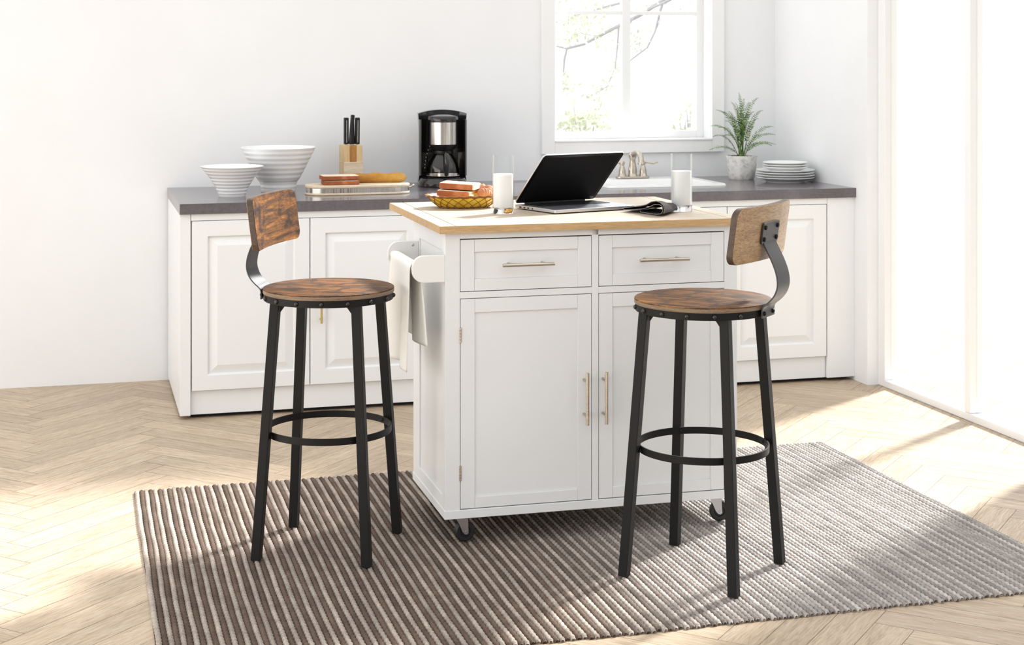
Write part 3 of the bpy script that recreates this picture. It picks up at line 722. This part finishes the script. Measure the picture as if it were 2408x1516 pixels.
# towel hanging over the rail (a thing of its own)
tw_root = Vector((1.0112+U0, 0, 0))
NL, NWd = 60, 36; vs2 = []; fs2 = []
rr = .0165
for j in range(NWd+1):
    f = j/NWd; y = .062+f*.275
    for i in range(NL+1):
        s = i/NL
        # s: outer flap bottom -> over the rail -> inner flap bottom
        hz_o = .30-.022*f*0; hz_i = .228
        tot = hz_o+PI*rr+hz_i; q = s*tot
        if q < hz_o:
            dn = hz_o-q; wav = (dn/hz_o)
            x = RXo-rr-.004*wav-.0125*wav*math.sin(f*2*PI*1.25+.6)-.008*wav*f; z = RZo-dn
            yy = y+wav*(.012*math.sin(f*PI*2)+.016*(f-.5))
            z += .012*wav*math.sin(f*PI+.2)*.6
        elif q < hz_o+PI*rr:
            a = (q-hz_o)/rr; x = RXo-rr*math.cos(a); z = RZo+rr*math.sin(a); yy = y
        else:
            dn = q-hz_o-PI*rr; wav = dn/hz_i
            x = RXo+rr+.010*wav+.010*wav*math.sin(f*2*PI*1.1+2.4); z = RZo-dn; yy = y+wav*(.01*math.sin(f*6)+.02*(f-.5))
        vs2.append((tw_root.x+x, yy, z))
for j in range(NWd):
    for i in range(NL):
        a = j*(NL+1)+i; fs2.append((a,a+1,a+NL+2,a+NL+1))
tw = MB().add(vs2, fs2).build('kitchen_towel', M_towel, None, 0, 80)
sm = tw.modifiers.new('thickness','SOLIDIFY'); sm.thickness = .0035; sm.offset = 0
tag(tw, 'cream waffle towel draped over the rail on the left side of the cart', 'towel')

# ---------------------------------------------------------------- things on the cart
def milk_glass(X, Y, label, zmilk):
    g = empty('glass_of_milk', (X,Y,ZT), 0, label, 'glass', 'tall glasses of milk'); H = .181; R = .0342
    MB().lathe([(0,.0004),(R-.003,.0004),(R-.0008,.003),(R-.0004,.018),(R-.004,.0195),(0,.0195)], 48).build('glass_base', M_solidglass, g, 0, 40)
    MB().lathe([(R-.0004,.0205),(R+.0004,H-.001),(R-.0006,H),(R-.0018,H-.001),(R-.0026,.0205)], 56).build('glass_wall', M_glass, g, 0, 50)
    MB().lathe([(0,.0202),(R-.0045,.0202),(R-.003,.024),(R-.0029,zmilk),(R-.005,zmilk-.001),(0,zmilk-.001)], 48).build('milk', M_milk, g, 0, 40)
    return g
milk_glass(1.284, .317, 'tall glass of milk between the bread basket and the laptop', .123)
milk_glass(1.848, .246, 'tall glass of milk at the right end of the cart, by the dark napkin', .127)
# basket
KXc = onZ(1091, 487, ZT)
bk = empty('bread_basket', (KXc.x, KXc.y, ZT), -.05, 'oval amber woven basket of bread on the left of the cart top', 'basket')
A_, B_ = .122, .088
def bskt(t):  # t 0 base .. 1 rim -> scale, z
    return (.66+.34*t**.8, .003+.036*t)
b = MB(); n = 64; prof = [bskt(i/8) for i in range(9)]
vv = []; ff = []
for sc, z in prof:
    for i in range(n): vv.append((A_*sc*math.cos(2*PI*i/n), B_*sc*math.sin(2*PI*i/n), z))
for sc, z in reversed(prof):
    for i in range(n): vv.append((A_*(sc-.03)*math.cos(2*PI*i/n), B_*(sc-.035)*math.sin(2*PI*i/n), z+.002))
for j in range(len(prof)*2-1):
    for i in range(n): ff.append((j*n+i, j*n+(i+1)%n, (j+1)*n+(i+1)%n, (j+1)*n+i))
ff.append(tuple(range(n-1,-1,-1))); ff.append(tuple((len(prof)*2-1)*n+i for i in range(n)))
b.add(vv, ff).build('basket_shell', M_amber, bk, 0, 60)
b = MB(); NS = 20
for k in range(NS):
    for sg in (-1, 1):
        P = []
        for i in range(9):
            t = i/8; a = 2*PI*k/NS+sg*(t-.5)*2*PI/NS*1.6; sc, z = bskt(t); P.append((A_*(sc+.012)*math.cos(a), B_*(sc+.014)*math.sin(a), z))
        b.tube(P, .0009, 5)
for t, rr_ in ((.0,.0022),(1,.0024),(.93,.0014),(1.06,.0016)):
    sc, z = bskt(t); ph = t*5
    b.tube([(A_*(sc+.012)*math.cos(2*PI*i/96), B_*(sc+.012)*math.sin(2*PI*i/96), z+.0012*math.sin(i*1.6+ph)) for i in range(97)], rr_, 6)
b.build('woven_strands', M_strand, bk, 0, 60)
s1 = onZ(1062, 461, ZT+.030); s2 = onZ(1070, 446, ZT+.048)
slice_bread((KXc.x-.028, KXc.y+.003, ZT+.037), -.40, .112, .088, .0185, (0,.05), 'thick bread slice with brown crust, lower of two in the basket', 'bread slices in the basket', 1)
slice_bread((KXc.x-.014, KXc.y+.010, ZT+.0600), -.46, .118, .092, .0185, (0,.05), 'thick bread slice with brown crust, upper of two in the basket', 'bread slices in the basket', 1)
def roll(loc, rz, L, r, label):
    b = MB(); P = []; R = []
    for i in range(29):
        t = i/28; a = (t-.5)*1.6; P.append((L*math.sin(a)*.6, L*.35*math.cos(a)-L*.3, 0)); R.append(r*(max(.02,1-(2*t-1)**2)**.6)*(1+.10*math.sin(t*PI*10)))
    b.tube(P, R, 16); o = b.build('bread_roll', M_roll, None, 0, 60, loc=loc); o.rotation_euler = (0,.1,rz); tag(o, label, 'bread roll', 'rolls in the basket')
roll((KXc.x+.062, KXc.y-.035, ZT+.046), .3, .062, .017, 'small pinkish roll at the front right of the bread basket, nearest the glass')
roll((KXc.x+.085, KXc.y-.005, ZT+.050), 1.2, .066, .019, 'ridged pastry roll at the right end of the bread basket, behind the glass')
roll((KXc.x+.062, KXc.y+.033, ZT+.055), -.4, .068, .018, 'pastry roll at the back of the bread basket beside the slices')
# laptop
LX, LY, LYaw, LW, LD, LS_, LAN = 1.431, .245, .302, .314, .236, .235, .763
lp = empty('laptop', (LX, LY, ZT), LYaw, 'silver laptop, half folded shut with a black screen, on the cart', 'laptop')
b = MB(); b.prism(rrect(0,LW,0,LD,.012,5), .003, .0135); ba = b.build('base', M_alu, lp, .0015)
b = MB()
for x, y in ((.03,.02),(LW-.03,.02),(.03,LD-.02),(LW-.03,LD-.02)): b.lathe([(0,0),(.006,0),(.007,.0035),(0,.0035)], 14, Matrix.Translation((x,y,0)))
b.build('rubber_foot', M_rubber, ba)
kb_ = MB(); rows_ = 6; kx0, kx1, ky0, ky1 = .022, LW-.022, LD*.46, LD-.028
for r in range(rows_):
    ncol = 14 if r < 5 else 14
    for c_ in range(ncol):
        kw = (kx1-kx0)/ncol; kh = (ky1-ky0)/rows_
        x0 = kx0+c_*kw; y0 = ky0+r*kh
        if r == 0 and 4 <= c_ <= 8:
            if c_ == 4: kb_.box(x0+.001, kx0+9*kw-.001, y0+.001, y0+kh-.001, .0137, .0150)
            continue
        kb_.box(x0+.001,x0+kw-.001,y0+.001,y0+kh-.001,.0137,.0150)
kb_.build('keyboard', M_key, lp, .0004)
MB().box(LW*.34,LW*.66,.016,LD*.40,.0133,.0138).build('trackpad', M_alu, lp)
b = MB()
for k, ln in enumerate((.012,.009,.009,.006)): b.box(-.0006,.0004,LD-.045-.022*k,LD-.045-.022*k+ln,.0055,.0095)
b.build('port', M_plinthgap, ba)
MB().tube([(.04,LD-.006,.0155),(LW-.04,LD-.006,.0155)], .0045, 12).build('hinge', M_satinblk, lp, 0, 40)
lid = empty('lid', (0, LD-.006, .0165)); lid.parent = lp
lid.rotation_euler = (PI-LAN, 0, 0)      # local y runs up the lid, local -z is the screen side
# screen faces the keyboard
b = MB(); b.prism(rrect(0,LW,0,LS_,.012,5), -.0055, .0); l0 = b.build('lid_shell', M_alu, lp, .001)
l0.parent = lp; l0.location = lid.location; l0.rotation_euler = lid.rotation_euler
b = MB(); b.prism(rrect(.0015,LW-.0015,.0015,LS_-.0015,.011,5), .0, .0008); l1 = b.build('screen_bezel', M_bezel, lp); l1.location = lid.location; l1.rotation_euler = lid.rotation_euler
b = MB(); b.box(.012,LW-.012,.018,LS_-.013,.0008,.0011); l2 = b.build('screen', M_screen, lp); l2.location = lid.location; l2.rotation_euler = lid.rotation_euler
bpy.data.objects.remove(lid)
# napkin
na = Vector((1.658,.262,ZT)); du = Vector((.40,-.917,0)).normalized(); dv = Vector((.62,.785,0)).normalized()
nk = empty('cloth_napkin', na, 0, 'folded charcoal cloth napkin between the laptop and the right glass of milk', 'napkin')
prof = [(.072,.006),(.075,.003),(.11,.0025),(.15,.003),(.172,.006),(.181,.014),(.178,.024),(.165,.0275),(.14,.0265),(.115,.018),(.085,.011),(.05,.0075),(.02,.006),(.004,.0055),(.001,.008),(.005,.0105),(.03,.012),(.07,.016),(.10,.022),(.125,.031),(.148,.0345),(.168,.033),(.184,.026),(.189,.016),(.186,.008)]
P2 = []
for i in range(len(prof)-1):
    for k in range(4):
        t = k/4; P2.append((prof[i][0]*(1-t)+prof[i+1][0]*t, prof[i][1]*(1-t)+prof[i+1][1]*t))
P2.append(prof[-1]); NV = 26; vv = []; ff = []
for j in range(NV+1):
    f = j/NV
    for (s, h) in P2:
        sq = 1-.30*f; hh = h*1.32*(1-.45*f)+.0012*math.sin(f*9+s*30)*min(1,h*60)+.0004; p = du*(s*(1-.12*f)+.02*f*f+.004*math.sin(f*5))+dv*(f*.15+.012*math.sin(s*22))
        vv.append((p.x, p.y, max(hh, .0022)))
m_ = len(P2)
for j in range(NV):
    for i in range(m_-1): a = j*m_+i; ff.append((a,a+1,a+m_+1,a+m_))
ck = MB().add(vv, ff).build('cloth', M_napkin, nk, 0, 80)
so_ = ck.modifiers.new('thickness','SOLIDIFY'); so_.thickness = .0022; so_.offset = 0
b = MB(); b.tube([Vector(vv[i])-dv*.0006 for i in range(m_)], .0009, 5); b.build('hem', M_hem, nk)

# ---------------------------------------------------------------- bar stools
SR, SZ, ST, TB = .1883, .7581, .0147, .0194
def make_stool():
    r = empty('bar_stool', (0,0,0))
    b = MB(); b.lathe([(0,SZ-ST+.0005),(SR-.001,SZ-ST+.0005),(SR,SZ-ST+.002),(SR,SZ-.0035)], 96); b.build('seat_edge', M_rustE, r, 0, 40)
    b = MB(); b.lathe([(0,SZ-.006),(SR-.0008,SZ-.006),(SR,SZ-.0034),(SR-.0008,SZ-.0006),(SR-.002,SZ),(0,SZ)], 96); b.build('seat', M_rust, r, 0, 30)
    z1 = SZ-ST; z0 = z1-TB; Ro = SR*.985
    b = MB(); b.ring([(Ro,z0),(Ro,z1),(Ro-.004,z1),(Ro-.004,z0)], 96); sr = b.build('seat_ring', M_black, r, .0008)
    b = MB(); b.box(-.15,.15,-.012,.012,z1-.006,z1).box(-.012,.012,-.15,.15,z1-.006,z1).build('seat_cross', M_black, r)
    for k in range(16):
        a = 2*PI*(k+.5)/16
        if k in (0, 15): continue
        rv = MB(); rv.ball((0,0,0), .0068, 14, 8, Matrix.Rotation(a,4,'Z') @ Matrix.Translation((Ro+.0005,0,(z0+z1)/2)), (.95,1,1)); rv.build('rivet', M_rivet, r, 0, 60)
    sf, st, hs = .1605, .1176, .0130
    for a in (-1, 1):
        for c_ in (-1, 1):
            b = MB(); m = hs
            zz = [.0125, .0145, z1-.001]; pts = []
            for z, rs in ((.0125, hs),(z1-.001, hs)):
                t = (z-.0125)/(z1-.0135); cx = a*(sf+(st-sf)*t); cy = c_*(sf+(st-sf)*t)
                pts += [(cx-rs,cy-rs,z),(cx+rs,cy-rs,z),(cx+rs,cy+rs,z),(cx-rs,cy+rs,z)]
            b.add(pts, [(3,2,1,0),(4,5,6,7),(0,1,5,4),(1,2,6,5),(2,3,7,6),(3,0,4,7)])
            l_ = b.build('leg', M_black, r, .0016)
            g = MB(); tx, ty = a*(st+.0), c_*(st)
            g.prism([(0,0),(.019,0),(.012,.006),(0,.022)] if a < 0 else [(0,0),(0,.022),(-.012,.006),(-.019,0)], -.002, .002, Matrix.Translation((tx-a*hs*1.0,ty,z0-.030+.028)) @ Matrix.Scale(-1,4,(0,0,1)) @ RX)
            g.build('gusset', M_black, l_)
            f = MB(); f.box(a*sf-hs*.92,a*sf+hs*.92,c_*sf-hs*.92,c_*sf+hs*.92,.0118,.0128); f.build('foot_cap', M_rubber, l_)
    fz = .3617; tt = (fz-.0125)/(z1-.0135); lr = (sf+(st-sf)*tt)
    Rr = .1808
    b = MB(); b.ring([(Rr,fz-.0196),(Rr,fz),(Rr-.0045,fz),(Rr-.0045,fz-.0196)], 96); fr = b.build('foot_ring', M_black, r, .0008)
    for k in range(4):
        a = PI/4+k*PI/2; s_ = MB(); s_.ball((0,0,0), .0052, 12, 8, Matrix.Rotation(a,4,'Z') @ Matrix.Translation((Rr-.005,0,fz-.0098)), (.7,1,1)); s_.build('bolt', M_black, fr, 0, 60)
    # bracket: wide flat bar from the seat ring to the backrest, +x is the back of the stool
    bw = .043
    prof = [(.1905,z0-.002),(.1905,z1+.001),(.196,.755),(.209,.766),(.224,.783),(.2325,.803),(.234,.822),(.230,.845),(.2215,.868),(.211,.890),(.2005,.910),(.1945,.924),(.1935,.94),(.1965,.970)]
    Q = []
    for i in range(len(prof)-1):     # Catmull-Rom
        p0 = prof[max(i-1,0)]; p1 = prof[i]; p2 = prof[i+1]; p3 = prof[min(i+2,len(prof)-1)]
        for k in range(4):
            t = k/4; Q.append(tuple(.5*((2*p1[d])+(-p0[d]+p2[d])*t+(2*p0[d]-5*p1[d]+4*p2[d]-p3[d])*t*t+(-p0[d]+3*p1[d]-3*p2[d]+p3[d])*t**3) for d in (0,1)))
    Q.append(prof[-1])
    b = MB(); b.strip(Q, -bw, bw, .004); bk_ = b.build('back_bracket', M_gun, r, .0008)
    for s in (-1, 1):
        rv = MB(); rv.ball((0,0,0), .006, 12, 8, Matrix.Translation((.1935, s*.030, (z0+z1)/2)), (.7,1,1)); rv.build('bolt', M_black, bk_, 0, 60)
    # backrest: bent board with rounded corners, leaning back
    BW, BH, BT, tilt, rb, zb, sag = .366, .150, .0185, .134, .1775, .9495, .020
    nx_, R0 = 28, None
    out = rrect(-BW/2,BW/2,-BH/2,BH/2,.026,8)
    def warp(v, h, d):   # v along width, h up, d outward
        rr_ = rb+d-sag*((v/(BW/2))**2)*1.0+sag*.35
        return Vector((rr_*1+math.sin(tilt)*h, v, zb+math.cos(tilt)*h))
    def board(d0, d1, grow):
        bm = bmesh.new(); NY, NX = 12, 36
        # grid clipped to a rounded rectangle by moving boundary points
        import math as _m
        g = []
        def rr_map(u, v):
            x = u*BW/2*grow; y = v*BH/2*grow; cr = .026
            ax, ay = abs(x), abs(y); ex_, ey_ = BW/2*grow-cr, BH/2*grow-cr
            if ax > ex_ and ay > ey_:
                dx, dy = (ax-ex_)/cr, (ay-ey_)/cr; m = max(dx, dy); L = _m.hypot(dx, dy)
                k = m/L if L > 0 else 1
                ax = ex_+dx*k*cr; ay = ey_+dy*k*cr
                x = _m.copysign(ax, x); y = _m.copysign(ay, y)
            return x, y
        us = sorted(set([-1+2*i/NX for i in range(NX+1)]+[s*(1-(.026/(BW/2))*q/6) for s in (-1,1) for q in range(7)]))
        ws = sorted(set([-1+2*i/NY for i in range(NY+1)]+[s*(1-(.026/(BH/2))*q/6) for s in (-1,1) for q in range(7)]))
        top = [[bm.verts.new(warp(*rr_map(u,w_), d1)) for u in us] for w_ in ws]; bot = [[bm.verts.new(warp(*rr_map(u,w_), d0)) for u in us] for w_ in ws]
        a_, b_ = len(ws), len(us)
        for i in range(a_-1):
            for j in range(b_-1):
                bm.faces.new((top[i][j],top[i][j+1],top[i+1][j+1],top[i+1][j])); bm.faces.new((bot[i][j],bot[i+1][j],bot[i+1][j+1],bot[i][j+1]))
        for j in range(b_-1):
            bm.faces.new((top[0][j],bot[0][j],bot[0][j+1],top[0][j+1])); bm.faces.new((top[-1][j],top[-1][j+1],bot[-1][j+1],bot[-1][j]))
        for i in range(a_-1):
            bm.faces.new((top[i][0],top[i+1][0],bot[i+1][0],bot[i][0])); bm.faces.new((top[i][-1],bot[i][-1],bot[i+1][-1],top[i+1][-1]))
        bmesh.ops.recalc_face_normals(bm, faces=bm.faces)
        return bm
    def link(bm, name, mat):
        me = bpy.data.meshes.new(name); bm.to_mesh(me); bm.free(); me.shade_smooth(); me.set_sharp_from_angle(angle=math.radians(40))
        o = bpy.data.objects.new(name, me); C.objects.link(o); me.materials.append(mat); o.parent = r; return o
    core = link(board(-BT/2+.0012, BT/2-.0012, 1.0), 'backrest_core', M_rustD)
    fr0 = link(board(-BT/2, -BT/2+.0013, .994), 'backrest', M_rustY)
    bk0 = link(board(BT/2-.0013, BT/2, .994), 'backrest_rear_face', M_rustB)
    pt = MB()
    Mp = Matrix.Translation((rb+sag*.35+BT/2+.0015,0,zb)) @ Matrix.Rotation(tilt,4,'Y') @ RY
    pt.prism(rrect(-.0285,.0285,-.056,.056,.006,4), -.0018, .0038, Mp); plt = pt.build('mount_plate', M_gun, r, .001)
    for h in (-.016,.016):
        for v in (-.042,.042):
            rv = MB(); rv.lathe([(0,.0),(.0065,.0),(.0065,.003),(.0045,.0045),(0,.005)], 14, Mp @ Matrix.Translation((h,v,.0036))); rv.build('bolt', M_black, plt, 0, 30)
    return r
s1_ = make_stool()
tag(s1_, 'bar stool facing right at the left of the cart, backrest front showing', 'bar stool', 'rustic bar stools')
s1_.location = (.7091,.1204,0); s1_.rotation_euler = (0,0,PI-.4637)
s2_ = copy_tree(s1_)
tag(s2_, 'bar stool on the right before the cart, bolted rear of its backrest showing', 'bar stool', 'rustic bar stools')
s2_.location = (1.6668,-.3658,0); s2_.rotation_euler = (0,0,-.8573+.04)

# ---------------------------------------------------------------- rug: rows of plump yarn loops
def make_rug():
    x0, x1, y0, y1 = .19, 2.66, -.752, .882
    pitch = .01475; bump_ = .0215; n = int((x1-x0)/pitch); nb = int((y1-y0)/bump_); sp = 8; npf = 7
    rng = np.random.default_rng(3)
    ny = nb*sp+1; V = []; Fq = []; COL = []
    prof_a = np.linspace(0, PI, npf)
    for k in range(n):
        xc = x0+(k+.5)*pitch
        t = np.linspace(0, 1, ny); y = y0+(y1-y0)*t + rng.uniform(-.004,.004)
        ph = rng.uniform(0, 2*PI); wob = .0009*np.sin(y*9+k*.05)+.0006*np.sin(y*23+k)
        e = np.minimum(1, np.minimum(t, 1-t)*nb*3.2)**.5
        X = np.zeros((ny, npf)); Y = np.zeros_like(X); Z = np.zeros_like(X)
        for j, a in enumerate(prof_a):
            sk = (a-PI/2)*.9
            m = np.abs(np.sin((t*nb*PI)+ph+sk))**.65
            rad = (.70+.34*m)*(.62+.38*e)
            X[:, j] = xc+wob+math.cos(a)*pitch*.545*rad
            Z[:, j] = .0008+(math.sin(a)**.8)*.0104*rad
            Y[:, j] = y
        off = len(V)*ny*npf
        V.append(np.stack([X,Y,Z],-1).reshape(-1,3))
        i = np.arange(ny-1)[:,None]*npf+np.arange(npf-1)[None,:]
        Fq.append((np.stack([i, i+1, i+npf+1, i+npf],-1)+off).reshape(-1,4))
        for row in (0, ny-1):
            r_ = np.arange(row*npf, row*npf+npf)+off
            Fq.append(np.array([[r_[0],r_[1],r_[2],r_[3]],[r_[0],r_[3],r_[4],r_[6]]]))
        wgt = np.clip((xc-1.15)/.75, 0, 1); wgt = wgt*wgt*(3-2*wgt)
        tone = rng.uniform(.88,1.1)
        dark = np.array([.125,.090,.070])*tone; light = np.array([.375,.325,.28])*tone; grey = np.array([.47,.445,.42])*tone; mid = np.array([.325,.295,.27])*tone  # yarn's own browns and greys; left ribs also darkened for the cart's shade
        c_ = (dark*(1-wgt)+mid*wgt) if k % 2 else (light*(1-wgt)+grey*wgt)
        yv = np.repeat(1+.10*np.sin(y*7+rng.uniform(0,6))+.06*np.sin(y*31+k), npf)[:,None]
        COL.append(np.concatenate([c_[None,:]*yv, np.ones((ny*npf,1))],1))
    V = np.concatenate(V); Fq = np.concatenate(Fq); COL = np.concatenate(COL)
    # backing
    kb0 = len(V); V = np.concatenate([V, [[x0,y0+.006,.004],[x1,y0+.006,.004],[x1,y1-.006,.004],[x0,y1-.006,.004]]]); Fq = np.concatenate([Fq, [[kb0,kb0+1,kb0+2,kb0+3]]])
    COL = np.concatenate([COL, np.tile([[.05,.04,.033,1]], (4,1))])
    me = bpy.data.meshes.new('rug'); me.vertices.add(len(V)); me.vertices.foreach_set('co', V.astype(np.float32).ravel())
    me.loops.add(len(Fq)*4); me.loops.foreach_set('vertex_index', Fq.astype(np.int32).ravel())
    me.polygons.add(len(Fq)); me.polygons.foreach_set('loop_start', np.arange(len(Fq), dtype=np.int32)*4); me.polygons.foreach_set('loop_total', np.full(len(Fq), 4, dtype=np.int32))
    me.update(calc_edges=True); me.validate()
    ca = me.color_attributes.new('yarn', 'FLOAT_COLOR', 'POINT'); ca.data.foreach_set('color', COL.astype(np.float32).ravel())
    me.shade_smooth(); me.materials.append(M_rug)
    o = bpy.data.objects.new('rug', me); C.objects.link(o)
    tag(o, 'ribbed brown and beige wool rug under the cart and bar stools', 'rug')
make_rug()

# ---------------------------------------------------------------- garden outside the window
tr = empty('garden_tree', onY(1780,-120,7.6)-Vector((0,0,3.2)), 0, 'pale leafy tree with thin grey branches outside the window', 'tree')
tro = tr.location.copy()
br = [[(1780,-130,.2),(1640,-60,.1),(1560,0,0),(1500,38,0),(1455,60,0),(1408,85,0),(1372,104,.0),(1333,114,.0),(1327,140,0),(1325,172,0)],
      [(1640,-60,.1),(1560,-35,.1),(1462,6,.1),(1402,22,.1),(1392,28,.1),(1330,40,.1),(1295,60,.1)],
      [(1640,-60,.1),(1575,0,-.2),(1535,18,-.2),(1490,42,-.2),(1480,58,-.2)],
      [(1560,0,0),(1549,40,.2),(1540,75,.2),(1522,112,.2),(1487,138,.2),(1465,160,.2)],
      [(1455,60,0),(1452,110,.1),(1446,160,.1),(1428,203,.1),(1398,220,.1)],
      [(1408,85,0),(1372,80,.0),(1352,70,.0)], [(1333,114,0),(1305,108,0),(1280,112,0)], [(1338,40,.1),(1334,70,.1),(1318,85,.1)],
      [(1540,75,.2),(1552,50,.2),(1550,20,.2)], [(1446,160,.1),(1470,172,.1)]]
b = MB()
b.tube([Vector((0,0,0)), Vector((.05,0,1.6)), onY(1780,-130,7.8)-tro, onY(1800,-400,7.7)-tro], [.12,.10,.06,.04], 10)
for i, P in enumerate(br):
    q = [onY(x,y,7.6+d)-tro for x,y,d in P]; n = len(q); r0 = [.022,.016,.014,.012,.009,.006,.008,.006,.005,.004][i]
    b.tube(q, [r0*(1-.65*k/(n-1)) for k in range(n)], 7)
b.build('branch', M_bark, tr, 0, 60)
b = MB(); cl = [(1345,60,38,150),(1380,62,42,150),(1400,40,40,120),(1420,90,34,90),(1340,95,30,60),(1500,100,26,60),(1510,85,20,40),(1400,10,50,120),(1520,8,30,60),(1590,15,30,25),(1420,205,24,60),(1395,225,20,50),(1325,200,24,40),(1340,175,16,30),(1460,140,18,30),(1450,170,20,35),(1345,205,18,40),(1300,90,30,60),(1330,20,40,80)]
for x, y, rp, nn in cl:
    for _ in range(int(nn*.85)):
        px_, py_ = random.gauss(x, rp*.55), random.gauss(y, rp*.5)
        p = onY(px_, py_, 7.6+random.uniform(-.35,.45))-tro; s = random.uniform(.014,.03)
        a = Vector((random.gauss(0,1),random.gauss(0,1),random.gauss(0,1))).normalized(); c_ = a.cross(Vector((random.gauss(0,1),random.gauss(0,1),random.gauss(0,1)))).normalized()
        b.add([p-a*s, p+c_*s*.45, p+a*s, p-c_*s*.45], [(0,1,2,3)])
tag(b.build('foliage', M_tleaf, tr), kind='stuff')
def shrub(cx, cy, rx, ry, Y, nn, label):
    base_p = onY(cx, cy, Y); r = empty('garden_shrub', (base_p.x, base_p.y, 0), 0, label, 'shrub', 'garden shrubs')
    b = MB()
    for _ in range(nn):
        p = onY(random.gauss(cx, rx), random.gauss(cy, ry), Y+random.uniform(-.4,.4))-r.location; s = random.uniform(.02,.045)
        a = Vector((random.gauss(0,1),random.gauss(0,1),random.gauss(0,1))).normalized(); c_ = a.cross(Vector((random.gauss(0,1),random.gauss(0,1),random.gauss(0,1)))).normalized()
        b.add([p-a*s, p+c_*s*.5, p+a*s, p-c_*s*.5], [(0,1,2,3)])
    tag(b.build('foliage', M_tleaf, r), kind='stuff')
    b = MB()
    for _ in range(10):
        p = onY(random.gauss(cx, rx*.8), random.gauss(cy-5, ry*.8), Y)-r.location; b.tube([(0,0,0),(p.x*.5,p.y*.5,p.z*.6),p], [.02,.012,.004], 6)
    b.build('stem', M_bark, r)
shrub(1375, 285, 42, 22, 8.6, 420, 'pale shrub outside the lower left window pane')
shrub(1625, 290, 26, 26, 9.2, 120, 'faint shrub outside the lower right corner of the window')
